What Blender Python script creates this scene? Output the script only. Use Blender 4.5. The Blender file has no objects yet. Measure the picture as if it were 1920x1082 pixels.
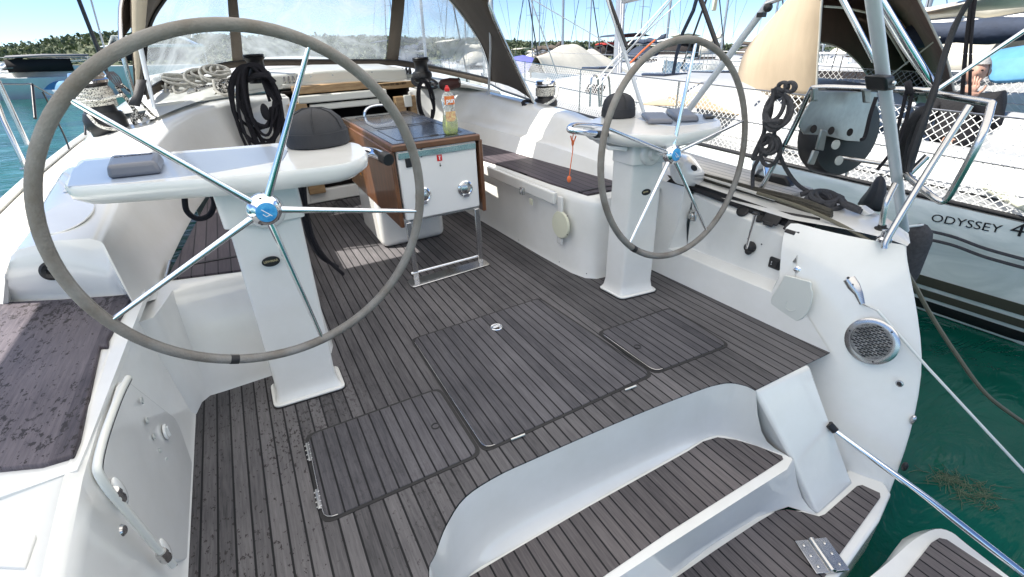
import bpy, bmesh, math, random
from mathutils import Vector, Matrix, Quaternion, noise
random.seed(7)
sc = bpy.context.scene
C = sc.collection
R = math.radians
# ---------------------------------------------------------------- camera
# boat frame: X starboard, Y towards the bow, Z up, origin on the cockpit sole
CX, CY, F = 960.0, 541.0, 904.43
def ray(u, v): return Vector(((u-CX)/F, -(v-CY)/F, -1.0))
_X = ray(2876, -17).normalized(); _Y = ray(401, 87.5).normalized(); _Z = _X.cross(_Y).normalized()
_Y = _Z.cross(_X).normalized()
M3 = Matrix((_X, _Y, _Z))
CAM = Vector((-0.832, 0.0, 1.3))
_r1, _r2 = ray(0, 128), ray(1000, 105)
_n = _r2.cross(_r1).normalized()
if _n.y < 0: _n = -_n
_up = (M3 @ _n).normalized()
_wx = (Vector((1, 0, 0)) - _up*_up.x).normalized(); _wy = _up.cross(_wx)
B3 = Matrix((_wx, _wy, _up))           # boat frame -> world frame (the boat trims slightly bow-up)
B4 = B3.to_4x4()
CAMW = B3 @ CAM
def P(u, v, x=None, y=None, z=None):
    d = M3 @ ray(u, v)
    if z is not None: t = (z-CAM.z)/d.z
    elif y is not None: t = (y-CAM.y)/d.y
    else: t = (x-CAM.x)/d.x
    return CAM + d*t
def W(u, v, x=None, y=None, z=None):
    d = B3 @ (M3 @ ray(u, v))
    if z is not None: t = (z-CAMW.z)/d.z
    elif y is not None: t = (y-CAMW.y)/d.y
    else: t = (x-CAMW.x)/d.x
    return CAMW + d*t
cd = bpy.data.cameras.new('camera'); cam = bpy.data.objects.new('camera', cd); C.objects.link(cam)
cd.sensor_width = 36; cd.lens = F/1920*36; cd.clip_start = 0.05; cd.clip_end = 6000
cam.matrix_world = B4 @ Matrix.Translation(CAM) @ M3.to_4x4()
sc.camera = cam
# ---------------------------------------------------------------- light
sun_dir = (B3 @ Vector((-0.60, 0.27, 1.0))).normalized()
SE = math.asin(sun_dir.z)
w = bpy.data.worlds.new('World'); sc.world = w; w.use_nodes = True
nt = w.node_tree; bg = nt.nodes['Background']
sky = nt.nodes.new('ShaderNodeTexSky'); sky.sky_type = 'NISHITA'; sky.sun_disc = False
sky.sun_elevation = SE; sky.sun_rotation = math.atan2(sun_dir.x, sun_dir.y)
sky.air_density = 0.6; sky.dust_density = 0.0; sky.ozone_density = 4.0
nt.links.new(sky.outputs[0], bg.inputs[0]); bg.inputs[1].default_value = 0.10
sd = bpy.data.lights.new('sun', 'SUN'); sun = bpy.data.objects.new('sun', sd); C.objects.link(sun)
sd.energy = 4.9; sd.angle = R(0.5); sd.color = (1, 0.95, 0.87)
sun.rotation_euler = sun_dir.to_track_quat('Z', 'Y').to_euler(); sun.location = (0, 0, 30)
sc.view_settings.view_transform = 'Standard'; sc.view_settings.look = 'None'
sc.view_settings.gamma = 1.0; sc.view_settings.use_curve_mapping = False
sc.view_settings.exposure = 1.08
# ---------------------------------------------------------------- materials
def newmat(name):
    m = bpy.data.materials.new(name); m.use_nodes = True
    return m, m.node_tree.nodes, m.node_tree.links, m.node_tree.nodes['Principled BSDF']
def mat(name, col, rough=0.5, metal=0.0, var=0.0, vscale=6.0, bump=0.0, bscale=60.0, col2=None, coat=0.0, stretch=None, spec=0.5, rvar=0.0):
    m, N, L, b = newmat(name)
    b.inputs['Base Color'].default_value = (*col, 1); b.inputs['Roughness'].default_value = rough
    b.inputs['Metallic'].default_value = metal; b.inputs['Coat Weight'].default_value = coat
    b.inputs['Coat Roughness'].default_value = 0.06
    b.inputs['Specular IOR Level'].default_value = spec
    tc = N.new('ShaderNodeTexCoord'); mp = N.new('ShaderNodeMapping'); L.new(tc.outputs['Object'], mp.inputs[0])
    if stretch: mp.inputs['Scale'].default_value = stretch
    if var > 0 or col2 or rvar > 0:
        nz = N.new('ShaderNodeTexNoise'); nz.inputs['Scale'].default_value = vscale; nz.inputs['Detail'].default_value = 6; nz.inputs['Roughness'].default_value = .65
        L.new(mp.outputs[0], nz.inputs['Vector'])
        cr = N.new('ShaderNodeValToRGB'); cr.color_ramp.elements[0].position = .32; cr.color_ramp.elements[1].position = .68
        c2 = col2 or tuple(c*(1-var) for c in col)
        cr.color_ramp.elements[0].color = (*c2, 1); cr.color_ramp.elements[1].color = (*col, 1)
        L.new(nz.outputs['Fac'], cr.inputs[0]); L.new(cr.outputs[0], b.inputs['Base Color'])
        if rvar > 0:
            mr = N.new('ShaderNodeMapRange'); mr.inputs['To Min'].default_value = rough-rvar; mr.inputs['To Max'].default_value = rough+rvar
            L.new(nz.outputs['Fac'], mr.inputs[0]); L.new(mr.outputs[0], b.inputs['Roughness'])
    if bump > 0:
        n2 = N.new('ShaderNodeTexNoise'); n2.inputs['Scale'].default_value = bscale; n2.inputs['Detail'].default_value = 4
        L.new(mp.outputs[0], n2.inputs['Vector'])
        bp = N.new('ShaderNodeBump'); bp.inputs['Strength'].default_value = bump; bp.inputs['Distance'].default_value = .01
        L.new(n2.outputs['Fac'], bp.inputs['Height']); L.new(bp.outputs[0], b.inputs['Normal'])
    return m
def teak(name, dark, light, wdt=0.0468, off=0.0, seam=0.135, stain=0.0, gloss=.55, axis=0, seamcol=(.006, .006, .008)):
    m, N, L, b = newmat(name); b.inputs['Specular IOR Level'].default_value = .3
    tc = N.new('ShaderNodeTexCoord'); sp = N.new('ShaderNodeSeparateXYZ'); L.new(tc.outputs['Object'], sp.inputs[0])
    def mt(op, a, bb=None, c=None):
        n = N.new('ShaderNodeMath'); n.operation = op
        for i, q in enumerate((a, bb, c)):
            if q is None: continue
            if isinstance(q, (int, float)): n.inputs[i].default_value = q
            else: L.new(q, n.inputs[i])
        return n.outputs[0]
    a = mt('DIVIDE', mt('ADD', sp.outputs[axis], off+20), wdt)
    fr = mt('FRACT', a); idn = mt('FLOOR', a)
    wn = N.new('ShaderNodeTexWhiteNoise'); wn.noise_dimensions = '1D'; L.new(idn, wn.inputs['W'])
    cb = N.new('ShaderNodeCombineXYZ')
    L.new(sp.outputs[axis], cb.inputs[0]); L.new(mt('MULTIPLY', sp.outputs[1-axis], 0.06), cb.inputs[1]); L.new(mt('MULTIPLY', idn, 3.7), cb.inputs[2])
    g = N.new('ShaderNodeTexNoise'); g.inputs['Scale'].default_value = 130; g.inputs['Detail'].default_value = 6; g.inputs['Roughness'].default_value = .7; L.new(cb.outputs[0], g.inputs['Vector'])
    g2 = N.new('ShaderNodeTexNoise'); g2.inputs['Scale'].default_value = 3.0; g2.inputs['Detail'].default_value = 5; L.new(tc.outputs['Object'], g2.inputs['Vector'])
    f = mt('ADD', mt('MULTIPLY', g.outputs['Fac'], .9), mt('ADD', mt('MULTIPLY', mt('SUBTRACT', wn.outputs['Value'], .38), .27), mt('MULTIPLY', g2.outputs['Fac'], .55)))
    f = mt('MULTIPLY', mt('SUBTRACT', f, .42), 1.5)
    mx = N.new('ShaderNodeMix'); mx.data_type = 'RGBA'; mx.clamp_factor = True
    L.new(f, mx.inputs[0]); mx.inputs[6].default_value = (*dark, 1); mx.inputs[7].default_value = (*light, 1)
    col = mx.outputs[2]
    rgh = mt('ADD', gloss-.08, mt('MULTIPLY', g.outputs['Fac'], .2))
    if stain > 0:      # dark damp speckles, where the wood has been walked on wet
        s = N.new('ShaderNodeTexNoise'); s.inputs['Scale'].default_value = 75; s.inputs['Detail'].default_value = 5; s.inputs['Roughness'].default_value = .7
        mp = N.new('ShaderNodeMapping'); mp.inputs['Scale'].default_value = (1, .55, 1); L.new(tc.outputs['Object'], mp.inputs[0]); L.new(mp.outputs[0], s.inputs['Vector'])
        s2 = N.new('ShaderNodeTexNoise'); s2.inputs['Scale'].default_value = 2.1; s2.inputs['Detail'].default_value = 1; L.new(tc.outputs['Object'], s2.inputs['Vector'])
        reg = mt('MULTIPLY', mt('SUBTRACT', -0.35, sp.outputs[0]), 1.6)
        regc = N.new('ShaderNodeClamp'); L.new(reg, regc.inputs[0])
        th = mt('GREATER_THAN', mt('ADD', mt('ADD', s.outputs['Fac'], mt('MULTIPLY', s2.outputs['Fac'], .35)), mt('MULTIPLY', regc.outputs[0], .04)), .80)
        th = mt('MULTIPLY', mt('MULTIPLY', th, stain), mt('ADD', regc.outputs[0], .12))
        m2 = N.new('ShaderNodeMix'); m2.data_type = 'RGBA'; L.new(th, m2.inputs[0]); L.new(col, m2.inputs[6]); m2.inputs[7].default_value = (.022, .017, .018, 1); col = m2.outputs[2]
    sm = mt('LESS_THAN', fr, seam)
    m3 = N.new('ShaderNodeMix'); m3.data_type = 'RGBA'; L.new(sm, m3.inputs[0]); L.new(col, m3.inputs[6]); m3.inputs[7].default_value = (*seamcol, 1)
    L.new(m3.outputs[2], b.inputs['Base Color'])
    L.new(rgh, b.inputs['Roughness'])
    bp = N.new('ShaderNodeBump'); bp.inputs['Strength'].default_value = .5; bp.inputs['Distance'].default_value = .002
    h = mt('SUBTRACT', mt('MULTIPLY', g.outputs['Fac'], .5), sm); L.new(h, bp.inputs['Height']); L.new(bp.outputs[0], b.inputs['Normal'])
    return m
def ropemat(name, a, bcol, scale=70, mixpos=.5):
    m, N, L, b = newmat(name)
    tc = N.new('ShaderNodeTexCoord'); v = N.new('ShaderNodeTexVoronoi'); v.inputs['Scale'].default_value = scale; L.new(tc.outputs['Object'], v.inputs['Vector'])
    cr = N.new('ShaderNodeValToRGB'); cr.color_ramp.interpolation = 'CONSTANT'
    cr.color_ramp.elements[0].color = (*a, 1); cr.color_ramp.elements[1].position = mixpos; cr.color_ramp.elements[1].color = (*bcol, 1)
    sp = N.new('ShaderNodeSeparateColor'); L.new(v.outputs['Color'], sp.inputs[0]); L.new(sp.outputs[0], cr.inputs[0]); L.new(cr.outputs[0], b.inputs['Base Color'])
    b.inputs['Roughness'].default_value = .85
    bp = N.new('ShaderNodeBump'); bp.inputs['Strength'].default_value = .6; bp.inputs['Distance'].default_value = .003; L.new(v.outputs['Distance'], bp.inputs['Height']); L.new(bp.outputs[0], b.inputs['Normal'])
    return m
MT = dict(
 gel=mat('gelcoat', (.83, .83, .81), .20, col2=(.755, .75, .715), vscale=2.6, coat=.55, rvar=.08, bump=.03, bscale=4),
 gel2=mat('gelcoat_cream', (.74, .74, .69), .3, var=.04, vscale=3),
 nonskid=mat('nonskid', (.66, .69, .72), .6, var=.05, vscale=5, bump=.35, bscale=420),
 podreflect=mat('pod_painted_reflection', (.34, .40, .50), .28, var=.05, vscale=5, coat=.3),  # blue-grey paints in the reflection on the pod's inset top
 teak=teak('teak_sole', (.035, .034, .038), (.168, .159, .165), stain=.8, off=.012),
 teak2=teak('teak_lid', (.032, .032, .039), (.150, .143, .155), stain=.3, off=.030, wdt=.0435),
 teak3=teak('teak_step', (.048, .043, .047), (.175, .155, .155), wdt=.047, off=.02),
 teakseat=teak('teak_seat', (.035, .028, .036), (.12, .10, .11), wdt=.05, seam=.10, off=.01),
 helmteak=teak('bare_streaky_teak', (.020, .016, .024), (.150, .130, .145), wdt=.07, seam=.0, stain=.9),
 ngel=mat('grey_white_deck', (.40, .41, .41), .4, var=.15, vscale=5),
 sideteak=teak('teak_sidedeck', (.52, .49, .44), (.74, .71, .66), wdt=.05, seamcol=(.30, .29, .27)),
 chrome=mat('chrome', (.85, .86, .88), .08, 1.0),
 steel=mat('stainless', (.62, .61, .60), .22, 1.0, var=.15, vscale=8, rvar=.08),
 alu=mat('painted_aluminium', (.62, .66, .70), .34, .15, var=.08, vscale=4),
 black=mat('black_plastic', (.014, .014, .016), .42, bump=.1, bscale=200),
 rubber=mat('black_rubber', (.02, .019, .02), .6),
 blackfab=mat('black_fabric', (.020, .021, .026), .6, bump=.25, bscale=260, var=.3, vscale=12),
 wheelgrey=mat('rim_leather', (.27, .26, .245), .72, col2=(.17, .145, .12), vscale=9, bump=.3, bscale=180),
 grey=mat('grey_plastic', (.135, .145, .175), .32, var=.08, vscale=12),
 lightgrey=mat('light_grey_plastic', (.48, .50, .48), .4),
 wood=mat('varnished_wood', (.19, .080, .034), .28, col2=(.09, .036, .017), vscale=5, stretch=(1, 8, 1), coat=.5),
 woodv=mat('varnished_wood_upright', (.20, .08, .030), .3, col2=(.11, .04, .016), vscale=7, stretch=(8, 8, .8), coat=.5),
 oak=mat('worn_teak_trim', (.44, .30, .16), .5, col2=(.25, .15, .075), vscale=9, stretch=(1, 10, 6)),
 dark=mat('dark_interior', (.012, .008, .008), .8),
 tabletop=mat('dark_table_top', (.035, .045, .07), .16, var=.3, vscale=6, coat=.4, rvar=.06),
 white=mat('white_paint', (.80, .80, .80), .35, var=.03),
 canvas=mat('brown_canvas', (.095, .075, .058), .85, bump=.4, bscale=300, var=.25, vscale=3),
 canvaslit=mat('sunlit_canvas', (.42, .37, .29), .85, bump=.3, bscale=300, var=.2, vscale=3),  # lit copy of the brown canvas, sunlight put into its colour
 beige=mat('beige_canvas', (.50, .395, .27), .85, bump=1.0, bscale=5, var=.18, vscale=2.2, stretch=(1, 1, .35)),
 brownin=mat('brown_canvas_lining', (.24, .165, .125), .85, var=.2, vscale=4),
 navy=mat('navy_canvas', (.035, .05, .085), .8, var=.3, vscale=6, bump=.5, bscale=20),
 bluec=mat('blue_tarpaulin', (.10, .30, .50), .7, var=.25, vscale=4, bump=.6, bscale=6),
 violet=mat('blue_violet_canvas', (.12, .13, .42), .8, var=.3, vscale=5, bump=.5, bscale=8),
 cream=mat('cream_canvas', (.66, .62, .52), .85, var=.15, vscale=4, bump=.5, bscale=8),
 redc=mat('red_canvas', (.55, .05, .04), .8),
 net=mat('white_netting', (.72, .72, .70), .8),
 ropek=mat('black_rope', (.013, .012, .018), .85, bump=.6, bscale=500),
 ropeg=mat('grey_rope', (.09, .09, .10), .9, bump=.7, bscale=420, var=.4, vscale=60),
 ropew=ropemat('white_fleck_rope', (.70, .68, .62), (.05, .05, .05), 230, .80),
 ropebw=ropemat('black_white_rope', (.02, .02, .022), (.75, .72, .66), 200, .62),
 ropewhite=mat('white_line', (.74, .76, .74), .7),
 orange=mat('orange_cord', (.75, .16, .05), .7),
 skin=mat('skin', (.52, .30, .22), .5, var=.12, vscale=9),
 hairg=mat('grey_hair', (.42, .40, .38), .8, bump=.8, bscale=120),
 red=mat('red_plastic', (.62, .02, .02), .35),
 yellow=mat('yellow_straps', (.75, .33, .03), .7),
 blue=mat('blue_emblem', (.03, .25, .62), .25, col2=(.10, .45, .80), vscale=60),
 stripe=mat('dark_hull_stripe', (.075, .072, .055), .3),
 mast=mat('mast_alloy', (.50, .50, .51), .35, .5, var=.1, vscale=2),
 ivory=mat('aged_ivory_plastic', (.66, .66, .52), .4),
 cover=mat('off_white_cover', (.70, .72, .68), .45),
 ink=mat('black_lettering', (.01, .01, .012), .4),
 inkw=mat('white_lettering', (.85, .85, .85), .4),
 gold=mat('gold_lettering', (.45, .38, .22), .4),
 ropecream=mat('cream_rope', (.70, .67, .60), .9, bump=.8, bscale=300, var=.4, vscale=45),
 greycanopy=mat('grey_canopy', (.24, .24, .25), .8, var=.2, vscale=2),
 matsteel=mat('dull_stainless', (.36, .37, .36), .38, .9, var=.35, vscale=9, rvar=.1),
 jacket=mat('black_jacket', (.006, .006, .008), .8, bump=.4, bscale=60),
 concrete=mat('concrete', (.33, .31, .28), .8, var=.3, vscale=2),
)
def hullmat(name):  # white topside with the water's caustic ripples painted into the colour
    m, N, L, b = newmat(name)
    tc = N.new('ShaderNodeTexCoord'); n = N.new('ShaderNodeTexNoise'); n.inputs['Scale'].default_value = 1.6; n.inputs['Detail'].default_value = 6; n.inputs['Distortion'].default_value = 2.0
    mp = N.new('ShaderNodeMapping'); mp.inputs['Scale'].default_value = (1, 1.0, 2.6); L.new(tc.outputs['Object'], mp.inputs[0]); L.new(mp.outputs[0], n.inputs['Vector'])
    cr = N.new('ShaderNodeValToRGB'); cr.color_ramp.elements[0].position = .35; cr.color_ramp.elements[1].position = .7
    cr.color_ramp.elements[0].color = (.60, .68, .66, 1); cr.color_ramp.elements[1].color = (.84, .90, .87, 1)
    L.new(n.outputs['Fac'], cr.inputs[0]); L.new(cr.outputs[0], b.inputs['Base Color']); b.inputs['Roughness'].default_value = .18
    return m
MT['nhull'] = hullmat('white_hull_painted_caustics')
def watermat():
    m, N, L, b = newmat('harbour_water')
    b.inputs['Base Color'].default_value = (.0015, .045, .033, 1); b.inputs['Roughness'].default_value = .04; b.inputs['IOR'].default_value = 1.33
    tc = N.new('ShaderNodeTexCoord')
    mp = N.new('ShaderNodeMapping'); mp.inputs['Scale'].default_value = (.6, 1.5, 1); L.new(tc.outputs['Object'], mp.inputs[0])
    a = N.new('ShaderNodeTexNoise'); a.inputs['Scale'].default_value = 2.2; a.inputs['Detail'].default_value = 5; a.inputs['Distortion'].default_value = .8; L.new(mp.outputs[0], a.inputs['Vector'])
    bp = N.new('ShaderNodeBump'); bp.inputs['Strength'].default_value = .55; bp.inputs['Distance'].default_value = .09; L.new(a.outputs['Fac'], bp.inputs['Height']); L.new(bp.outputs[0], b.inputs['Normal'])
    n = N.new('ShaderNodeTexNoise'); n.inputs['Scale'].default_value = .5; n.inputs['Detail'].default_value = 4; L.new(tc.outputs['Object'], n.inputs['Vector'])
    cr = N.new('ShaderNodeValToRGB'); cr.color_ramp.elements[0].color = (.001, .055, .036, 1); cr.color_ramp.elements[1].color = (.005, .115, .072, 1); cr.color_ramp.elements[0].position = .35; cr.color_ramp.elements[1].position = .65
    L.new(n.outputs['Fac'], cr.inputs[0]); L.new(cr.outputs[0], b.inputs['Base Color'])
    return m
MT['water'] = watermat()
def vinylmat():
    m, N, L, b = newmat('clear_vinyl')
    N.remove(b); out = N['Material Output']
    tr = N.new('ShaderNodeBsdfTransparent'); tr.inputs[0].default_value = (.90, .93, .95, 1)
    df = N.new('ShaderNodeBsdfDiffuse'); df.inputs[0].default_value = (.50, .54, .57, 1)
    tl = N.new('ShaderNodeBsdfTranslucent'); tl.inputs[0].default_value = (.50, .55, .58, 1)
    gl = N.new('ShaderNodeBsdfGlossy'); gl.inputs['Roughness'].default_value = .12
    tc = N.new('ShaderNodeTexCoord'); n = N.new('ShaderNodeTexNoise'); n.inputs['Scale'].default_value = 2.5; n.inputs['Detail'].default_value = 8; n.inputs['Distortion'].default_value = 1.4; n.inputs['Roughness'].default_value = .65
    L.new(tc.outputs['Object'], n.inputs['Vector'])
    mr = N.new('ShaderNodeMapRange'); mr.inputs['From Min'].default_value = .38; mr.inputs['From Max'].default_value = .68; mr.inputs['To Min'].default_value = .26; mr.inputs['To Max'].default_value = .70; L.new(n.outputs['Fac'], mr.inputs[0])
    bp = N.new('ShaderNodeBump'); bp.inputs['Strength'].default_value = .5; bp.inputs['Distance'].default_value = .03; L.new(n.outputs['Fac'], bp.inputs['Height']); L.new(bp.outputs[0], gl.inputs['Normal'])
    m1 = N.new('ShaderNodeMixShader'); L.new(df.outputs[0], m1.inputs[1]); L.new(tl.outputs[0], m1.inputs[2]); m1.inputs[0].default_value = .55
    m2 = N.new('ShaderNodeMixShader'); L.new(mr.outputs[0], m2.inputs[0]); L.new(tr.outputs[0], m2.inputs[1]); L.new(m1.outputs[0], m2.inputs[2])
    m3 = N.new('ShaderNodeMixShader'); m3.inputs[0].default_value = .10; L.new(m2.outputs[0], m3.inputs[1]); L.new(gl.outputs[0], m3.inputs[2]); L.new(m3.outputs[0], out.inputs[0])
    return m
MT['vinyl'] = vinylmat()
def thincloth(name, col, tcol):
    m, N, L, b = newmat(name); b.inputs['Base Color'].default_value = (*col, 1); b.inputs['Roughness'].default_value = .9
    tl = N.new('ShaderNodeBsdfTranslucent'); tl.inputs[0].default_value = (*tcol, 1); mx = N.new('ShaderNodeMixShader'); mx.inputs[0].default_value = .7
    L.new(b.outputs[0], mx.inputs[1]); L.new(tl.outputs[0], mx.inputs[2]); L.new(mx.outputs[0], N['Material Output'].inputs[0]); return m
MT['awning'] = thincloth('thin_awning_cloth', (.60, .60, .58), (.88, .86, .81))
def bottlemat(name, col, rough=.05):
    m, N, L, b = newmat(name); b.inputs['Base Color'].default_value = (*col, 1); b.inputs['Transmission Weight'].default_value = .75
    b.inputs['Roughness'].default_value = rough; b.inputs['IOR'].default_value = 1.3
    return m
MT['bottle'] = bottlemat('clear_bottle', (.93, .95, .92)); MT['soap'] = bottlemat('green_soap', (.66, .76, .05), .1)
def leafmat(name, a, bcol):
    m, N, L, b = newmat(name)
    g = N.new('ShaderNodeNewGeometry'); cr = N.new('ShaderNodeValToRGB'); cr.color_ramp.elements[0].color = (*a, 1); cr.color_ramp.elements[1].color = (*bcol, 1)
    L.new(g.outputs['Random Per Island'], cr.inputs[0]); L.new(cr.outputs[0], b.inputs['Base Color']); b.inputs['Roughness'].default_value = .8
    return m
MT['leaf'] = leafmat('pine_scrub', (.090, .125, .070), (.25, .29, .18)); MT['hill'] = mat('hillside_scrub', (.17, .18, .10), .9, col2=(.07, .09, .045), vscale=.09)
# ---------------------------------------------------------------- builders
class MB:
    def __init__(s): s.v = []; s.f = []
    def add(s, vs, fs):
        o = len(s.v); s.v += [Vector(p) for p in vs]; s.f += [[i+o for i in f] for f in fs]; return s
    def box(s, c, d, rot=None):
        c = Vector(c); d = Vector(d)/2
        vs = []
        for x in (-1, 1):
            for y in (-1, 1):
                for z in (-1, 1):
                    p = Vector((x*d.x, y*d.y, z*d.z))
                    if rot is not None: p = rot @ p
                    vs.append(c+p)
        return s.add(vs, [(0,1,3,2),(4,6,7,5),(0,4,5,1),(2,3,7,6),(0,2,6,4),(1,5,7,3)])
    def tube(s, pts, r, n=8, closed=False, caps=True, flat=None):
        pts = [Vector(p) for p in pts]; k = len(pts); rr = r if isinstance(r, (list, tuple)) else [r]*k
        T = []
        for i in range(k):
            a = pts[(i-1) % k] if (closed or i > 0) else pts[i]; b = pts[(i+1) % k] if (closed or i < k-1) else pts[i]
            t = (b-a); T.append(t.normalized() if t.length > 1e-9 else Vector((0, 0, 1)))
        u = T[0].orthogonal().normalized(); vs = []; prev = T[0]
        for i in range(k):
            q = prev.rotation_difference(T[i]); u = q @ u; u = (u-T[i]*u.dot(T[i])).normalized(); prev = T[i]; w2 = T[i].cross(u)
            for j in range(n):
                a = 2*math.pi*j/n; vs.append(pts[i]+(u*math.cos(a)+w2*math.sin(a)*(flat or 1))*rr[i])
        fs = []
        for i in range(k if closed else k-1):
            for j in range(n):
                a = i*n+j; b = i*n+(j+1) % n; c = ((i+1) % k)*n+(j+1) % n; d = ((i+1) % k)*n+j; fs.append((a, b, c, d))
        if not closed and caps: fs.append(tuple(range(n-1, -1, -1))); fs.append(tuple((k-1)*n+j for j in range(n)))
        return s.add(vs, fs)
    def lathe(s, c, prof, ax=(0, 0, 1), n=24, capends=True, ref=None, sx=1.0):
        c = Vector(c); ax = Vector(ax).normalized(); u = (Vector(ref) if ref else ax.orthogonal()); u = (u-ax*u.dot(ax)).normalized(); w2 = ax.cross(u); vs = []
        for (r, h) in prof:
            for j in range(n):
                a = 2*math.pi*j/n; vs.append(c+ax*h+(u*math.cos(a)*sx+w2*math.sin(a))*max(r, 1e-4))
        k = len(prof); fs = [(i*n+j, i*n+(j+1) % n, (i+1)*n+(j+1) % n, (i+1)*n+j) for i in range(k-1) for j in range(n)]
        if capends: fs.append(tuple(range(n-1, -1, -1))); fs.append(tuple((k-1)*n+j for j in range(n)))
        return s.add(vs, fs)
    def prism(s, poly, off):
        poly = [Vector(p) for p in poly]; off = Vector(off); n = len(poly)
        return s.add(poly+[p+off for p in poly], [tuple(range(n)), tuple(range(2*n-1, n-1, -1))]+[(i, i+n, (i+1) % n+n, (i+1) % n) for i in range(n)])
    def grid(s, rows, close=False):
        m = len(rows[0]); vs = [Vector(p) for r in rows for p in r]
        return s.add(vs, [(i*m+j, i*m+j+1, (i+1)*m+j+1, (i+1)*m+j) for i in range(len(rows)-1) for j in range(m-1)])
    def ball(s, c, r, n=12, m=8):
        rad = Vector(r) if not isinstance(r, (int, float)) else Vector((r, r, r)); c = Vector(c); vs = []
        for i in range(m+1):
            a = math.pi*i/m
            for j in range(n):
                b = 2*math.pi*j/n; q = max(math.sin(a), 1e-3); vs.append(c+Vector((q*math.cos(b)*rad.x, q*math.sin(b)*rad.y, math.cos(a)*rad.z)))
        return s.add(vs, [(i*n+j, (i+1)*n+j, (i+1)*n+(j+1) % n, i*n+(j+1) % n) for i in range(m) for j in range(n)])
    def tri(s, a, b, c): return s.add([a, b, c], [(0, 1, 2)])
def spline(pts, k=6, closed=False):
    pts = [Vector(p) for p in pts]; n = len(pts); out = []
    for i in range(n if closed else n-1):
        g = lambda j: pts[j % n] if closed else pts[max(0, min(n-1, j))]
        p0, p1, p2, p3 = g(i-1), g(i), g(i+1), g(i+2)
        for q in range(k):
            t = q/k; out.append(.5*((2*p1)+(p2-p0)*t+(2*p0-5*p1+4*p2-p3)*t*t+(3*p1-p0-3*p2+p3)*t**3))
    if not closed: out.append(pts[-1])
    return out
def thing(name, label, cat, loc=(0, 0, 0), frame='boat', group=None):
    o = bpy.data.objects.new(name, None); C.objects.link(o); o.empty_display_size = .1
    m = Matrix.Translation(Vector(loc))
    o.matrix_world = (B4 @ m) if frame == 'boat' else m
    o['label'] = label; o['category'] = cat
    if group: o['group'] = group
    o['_'] = 0; del o['_']
    ORG[o.name] = Vector(loc)
    return o
ORG = {}
def org(o):
    while o.parent: o = o.parent
    return ORG.get(o.name, Vector((0, 0, 0)))
def obj(name, mb, m, parent=None, bevel=0, seg=2, smooth=True, ang=40, solid=0, sub=0, frame='boat', local=False, loff=0):
    me = bpy.data.meshes.new(name); og = org(parent) if (parent and not local) else Vector((0, 0, 0))
    me.from_pydata([p-og for p in mb.v], [], mb.f); me.update()
    bmx = bmesh.new(); bmx.from_mesh(me); bmesh.ops.remove_doubles(bmx, verts=bmx.verts, dist=1e-5); bmesh.ops.recalc_face_normals(bmx, faces=bmx.faces); bmx.to_mesh(me); bmx.free()
    if smooth:
        me.shade_smooth(); me.set_sharp_from_angle(angle=R(ang))
    me.materials.append(MT[m] if isinstance(m, str) else m)
    o = bpy.data.objects.new(name, me); C.objects.link(o)
    if parent: o.parent = parent
    elif frame == 'boat': o.matrix_world = B4
    if solid:
        q = o.modifiers.new('s', 'SOLIDIFY'); q.thickness = solid; q.offset = loff
    if sub:
        q = o.modifiers.new('u', 'SUBSURF'); q.levels = sub; q.render_levels = sub
    if bevel:
        q = o.modifiers.new('b', 'BEVEL'); q.width = bevel; q.segments = seg; q.limit_method = 'ANGLE'; q.angle_limit = R(35); q.harden_normals = False
    return o
def single(name, mb, m, label, cat, loc, group=None, frame='boat', **k):
    ORG[''] = Vector((0, 0, 0)); L0 = Vector(loc)
    mb.v = [p-L0 for p in mb.v]
    o = obj(name, mb, m, None, **k); t = Matrix.Translation(L0)
    o.matrix_world = (B4 @ t) if frame == 'boat' else t
    ORG[o.name] = L0
    o['label'] = label; o['category'] = cat
    if group: o['group'] = group
    return o
def textmesh(s, size, extrude=.0006, origin=(0, 0, 0), ax=(1, 0, 0), up=(0, 0, 1), bold=0, sx=1.0):
    c = bpy.data.curves.new('t', 'FONT'); c.body = s; c.size = size; c.extrude = extrude; c.align_x = 'CENTER'; c.align_y = 'CENTER'; c.offset = bold; c.resolution_u = 3
    o = bpy.data.objects.new('t', c); C.objects.link(o)
    me = bpy.data.meshes.new_from_object(o.evaluated_get(bpy.context.evaluated_depsgraph_get()))
    ax = Vector(ax).normalized(); up = Vector(up); up = (up-ax*up.dot(ax)).normalized(); nn = ax.cross(up); og = Vector(origin)
    mb = MB(); mb.add([og+ax*v.co.x*sx+up*v.co.y+nn*v.co.z for v in me.vertices], [tuple(p.vertices) for p in me.polygons])
    bpy.data.objects.remove(o); bpy.data.curves.remove(c); bpy.data.meshes.remove(me)
    return mb
def PP(lst):
    """list of (u, v, axis, value) photograph points fixed on a known plane of the boat"""
    return [P(u, v, **{a: q}) for (u, v, a, q) in lst]
def rounded(poly, r=.03, k=4):
    out = []; n = len(poly); poly = [Vector(p) for p in poly]
    for i in range(n):
        a, b, c = poly[i-1], poly[i], poly[(i+1) % n]
        d1 = min(r, (a-b).length*.45); d2 = min(r, (c-b).length*.45)
        p, q = b+(a-b).normalized()*d1, b+(c-b).normalized()*d2
        for j in range(k+1):
            t = j/k; out.append((1-t)**2*p+2*t*(1-t)*b+t*t*q)
    return out
# ================================================================ OWN SAILBOAT (fixed mouldings, decks)
boat = thing('sailboat', 'white sailing yacht whose teak soled cockpit fills the foreground', 'sailboat', (0, 0, 0))
ZP = -0.50; ZS = -0.28       # swim platform, first step
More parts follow.
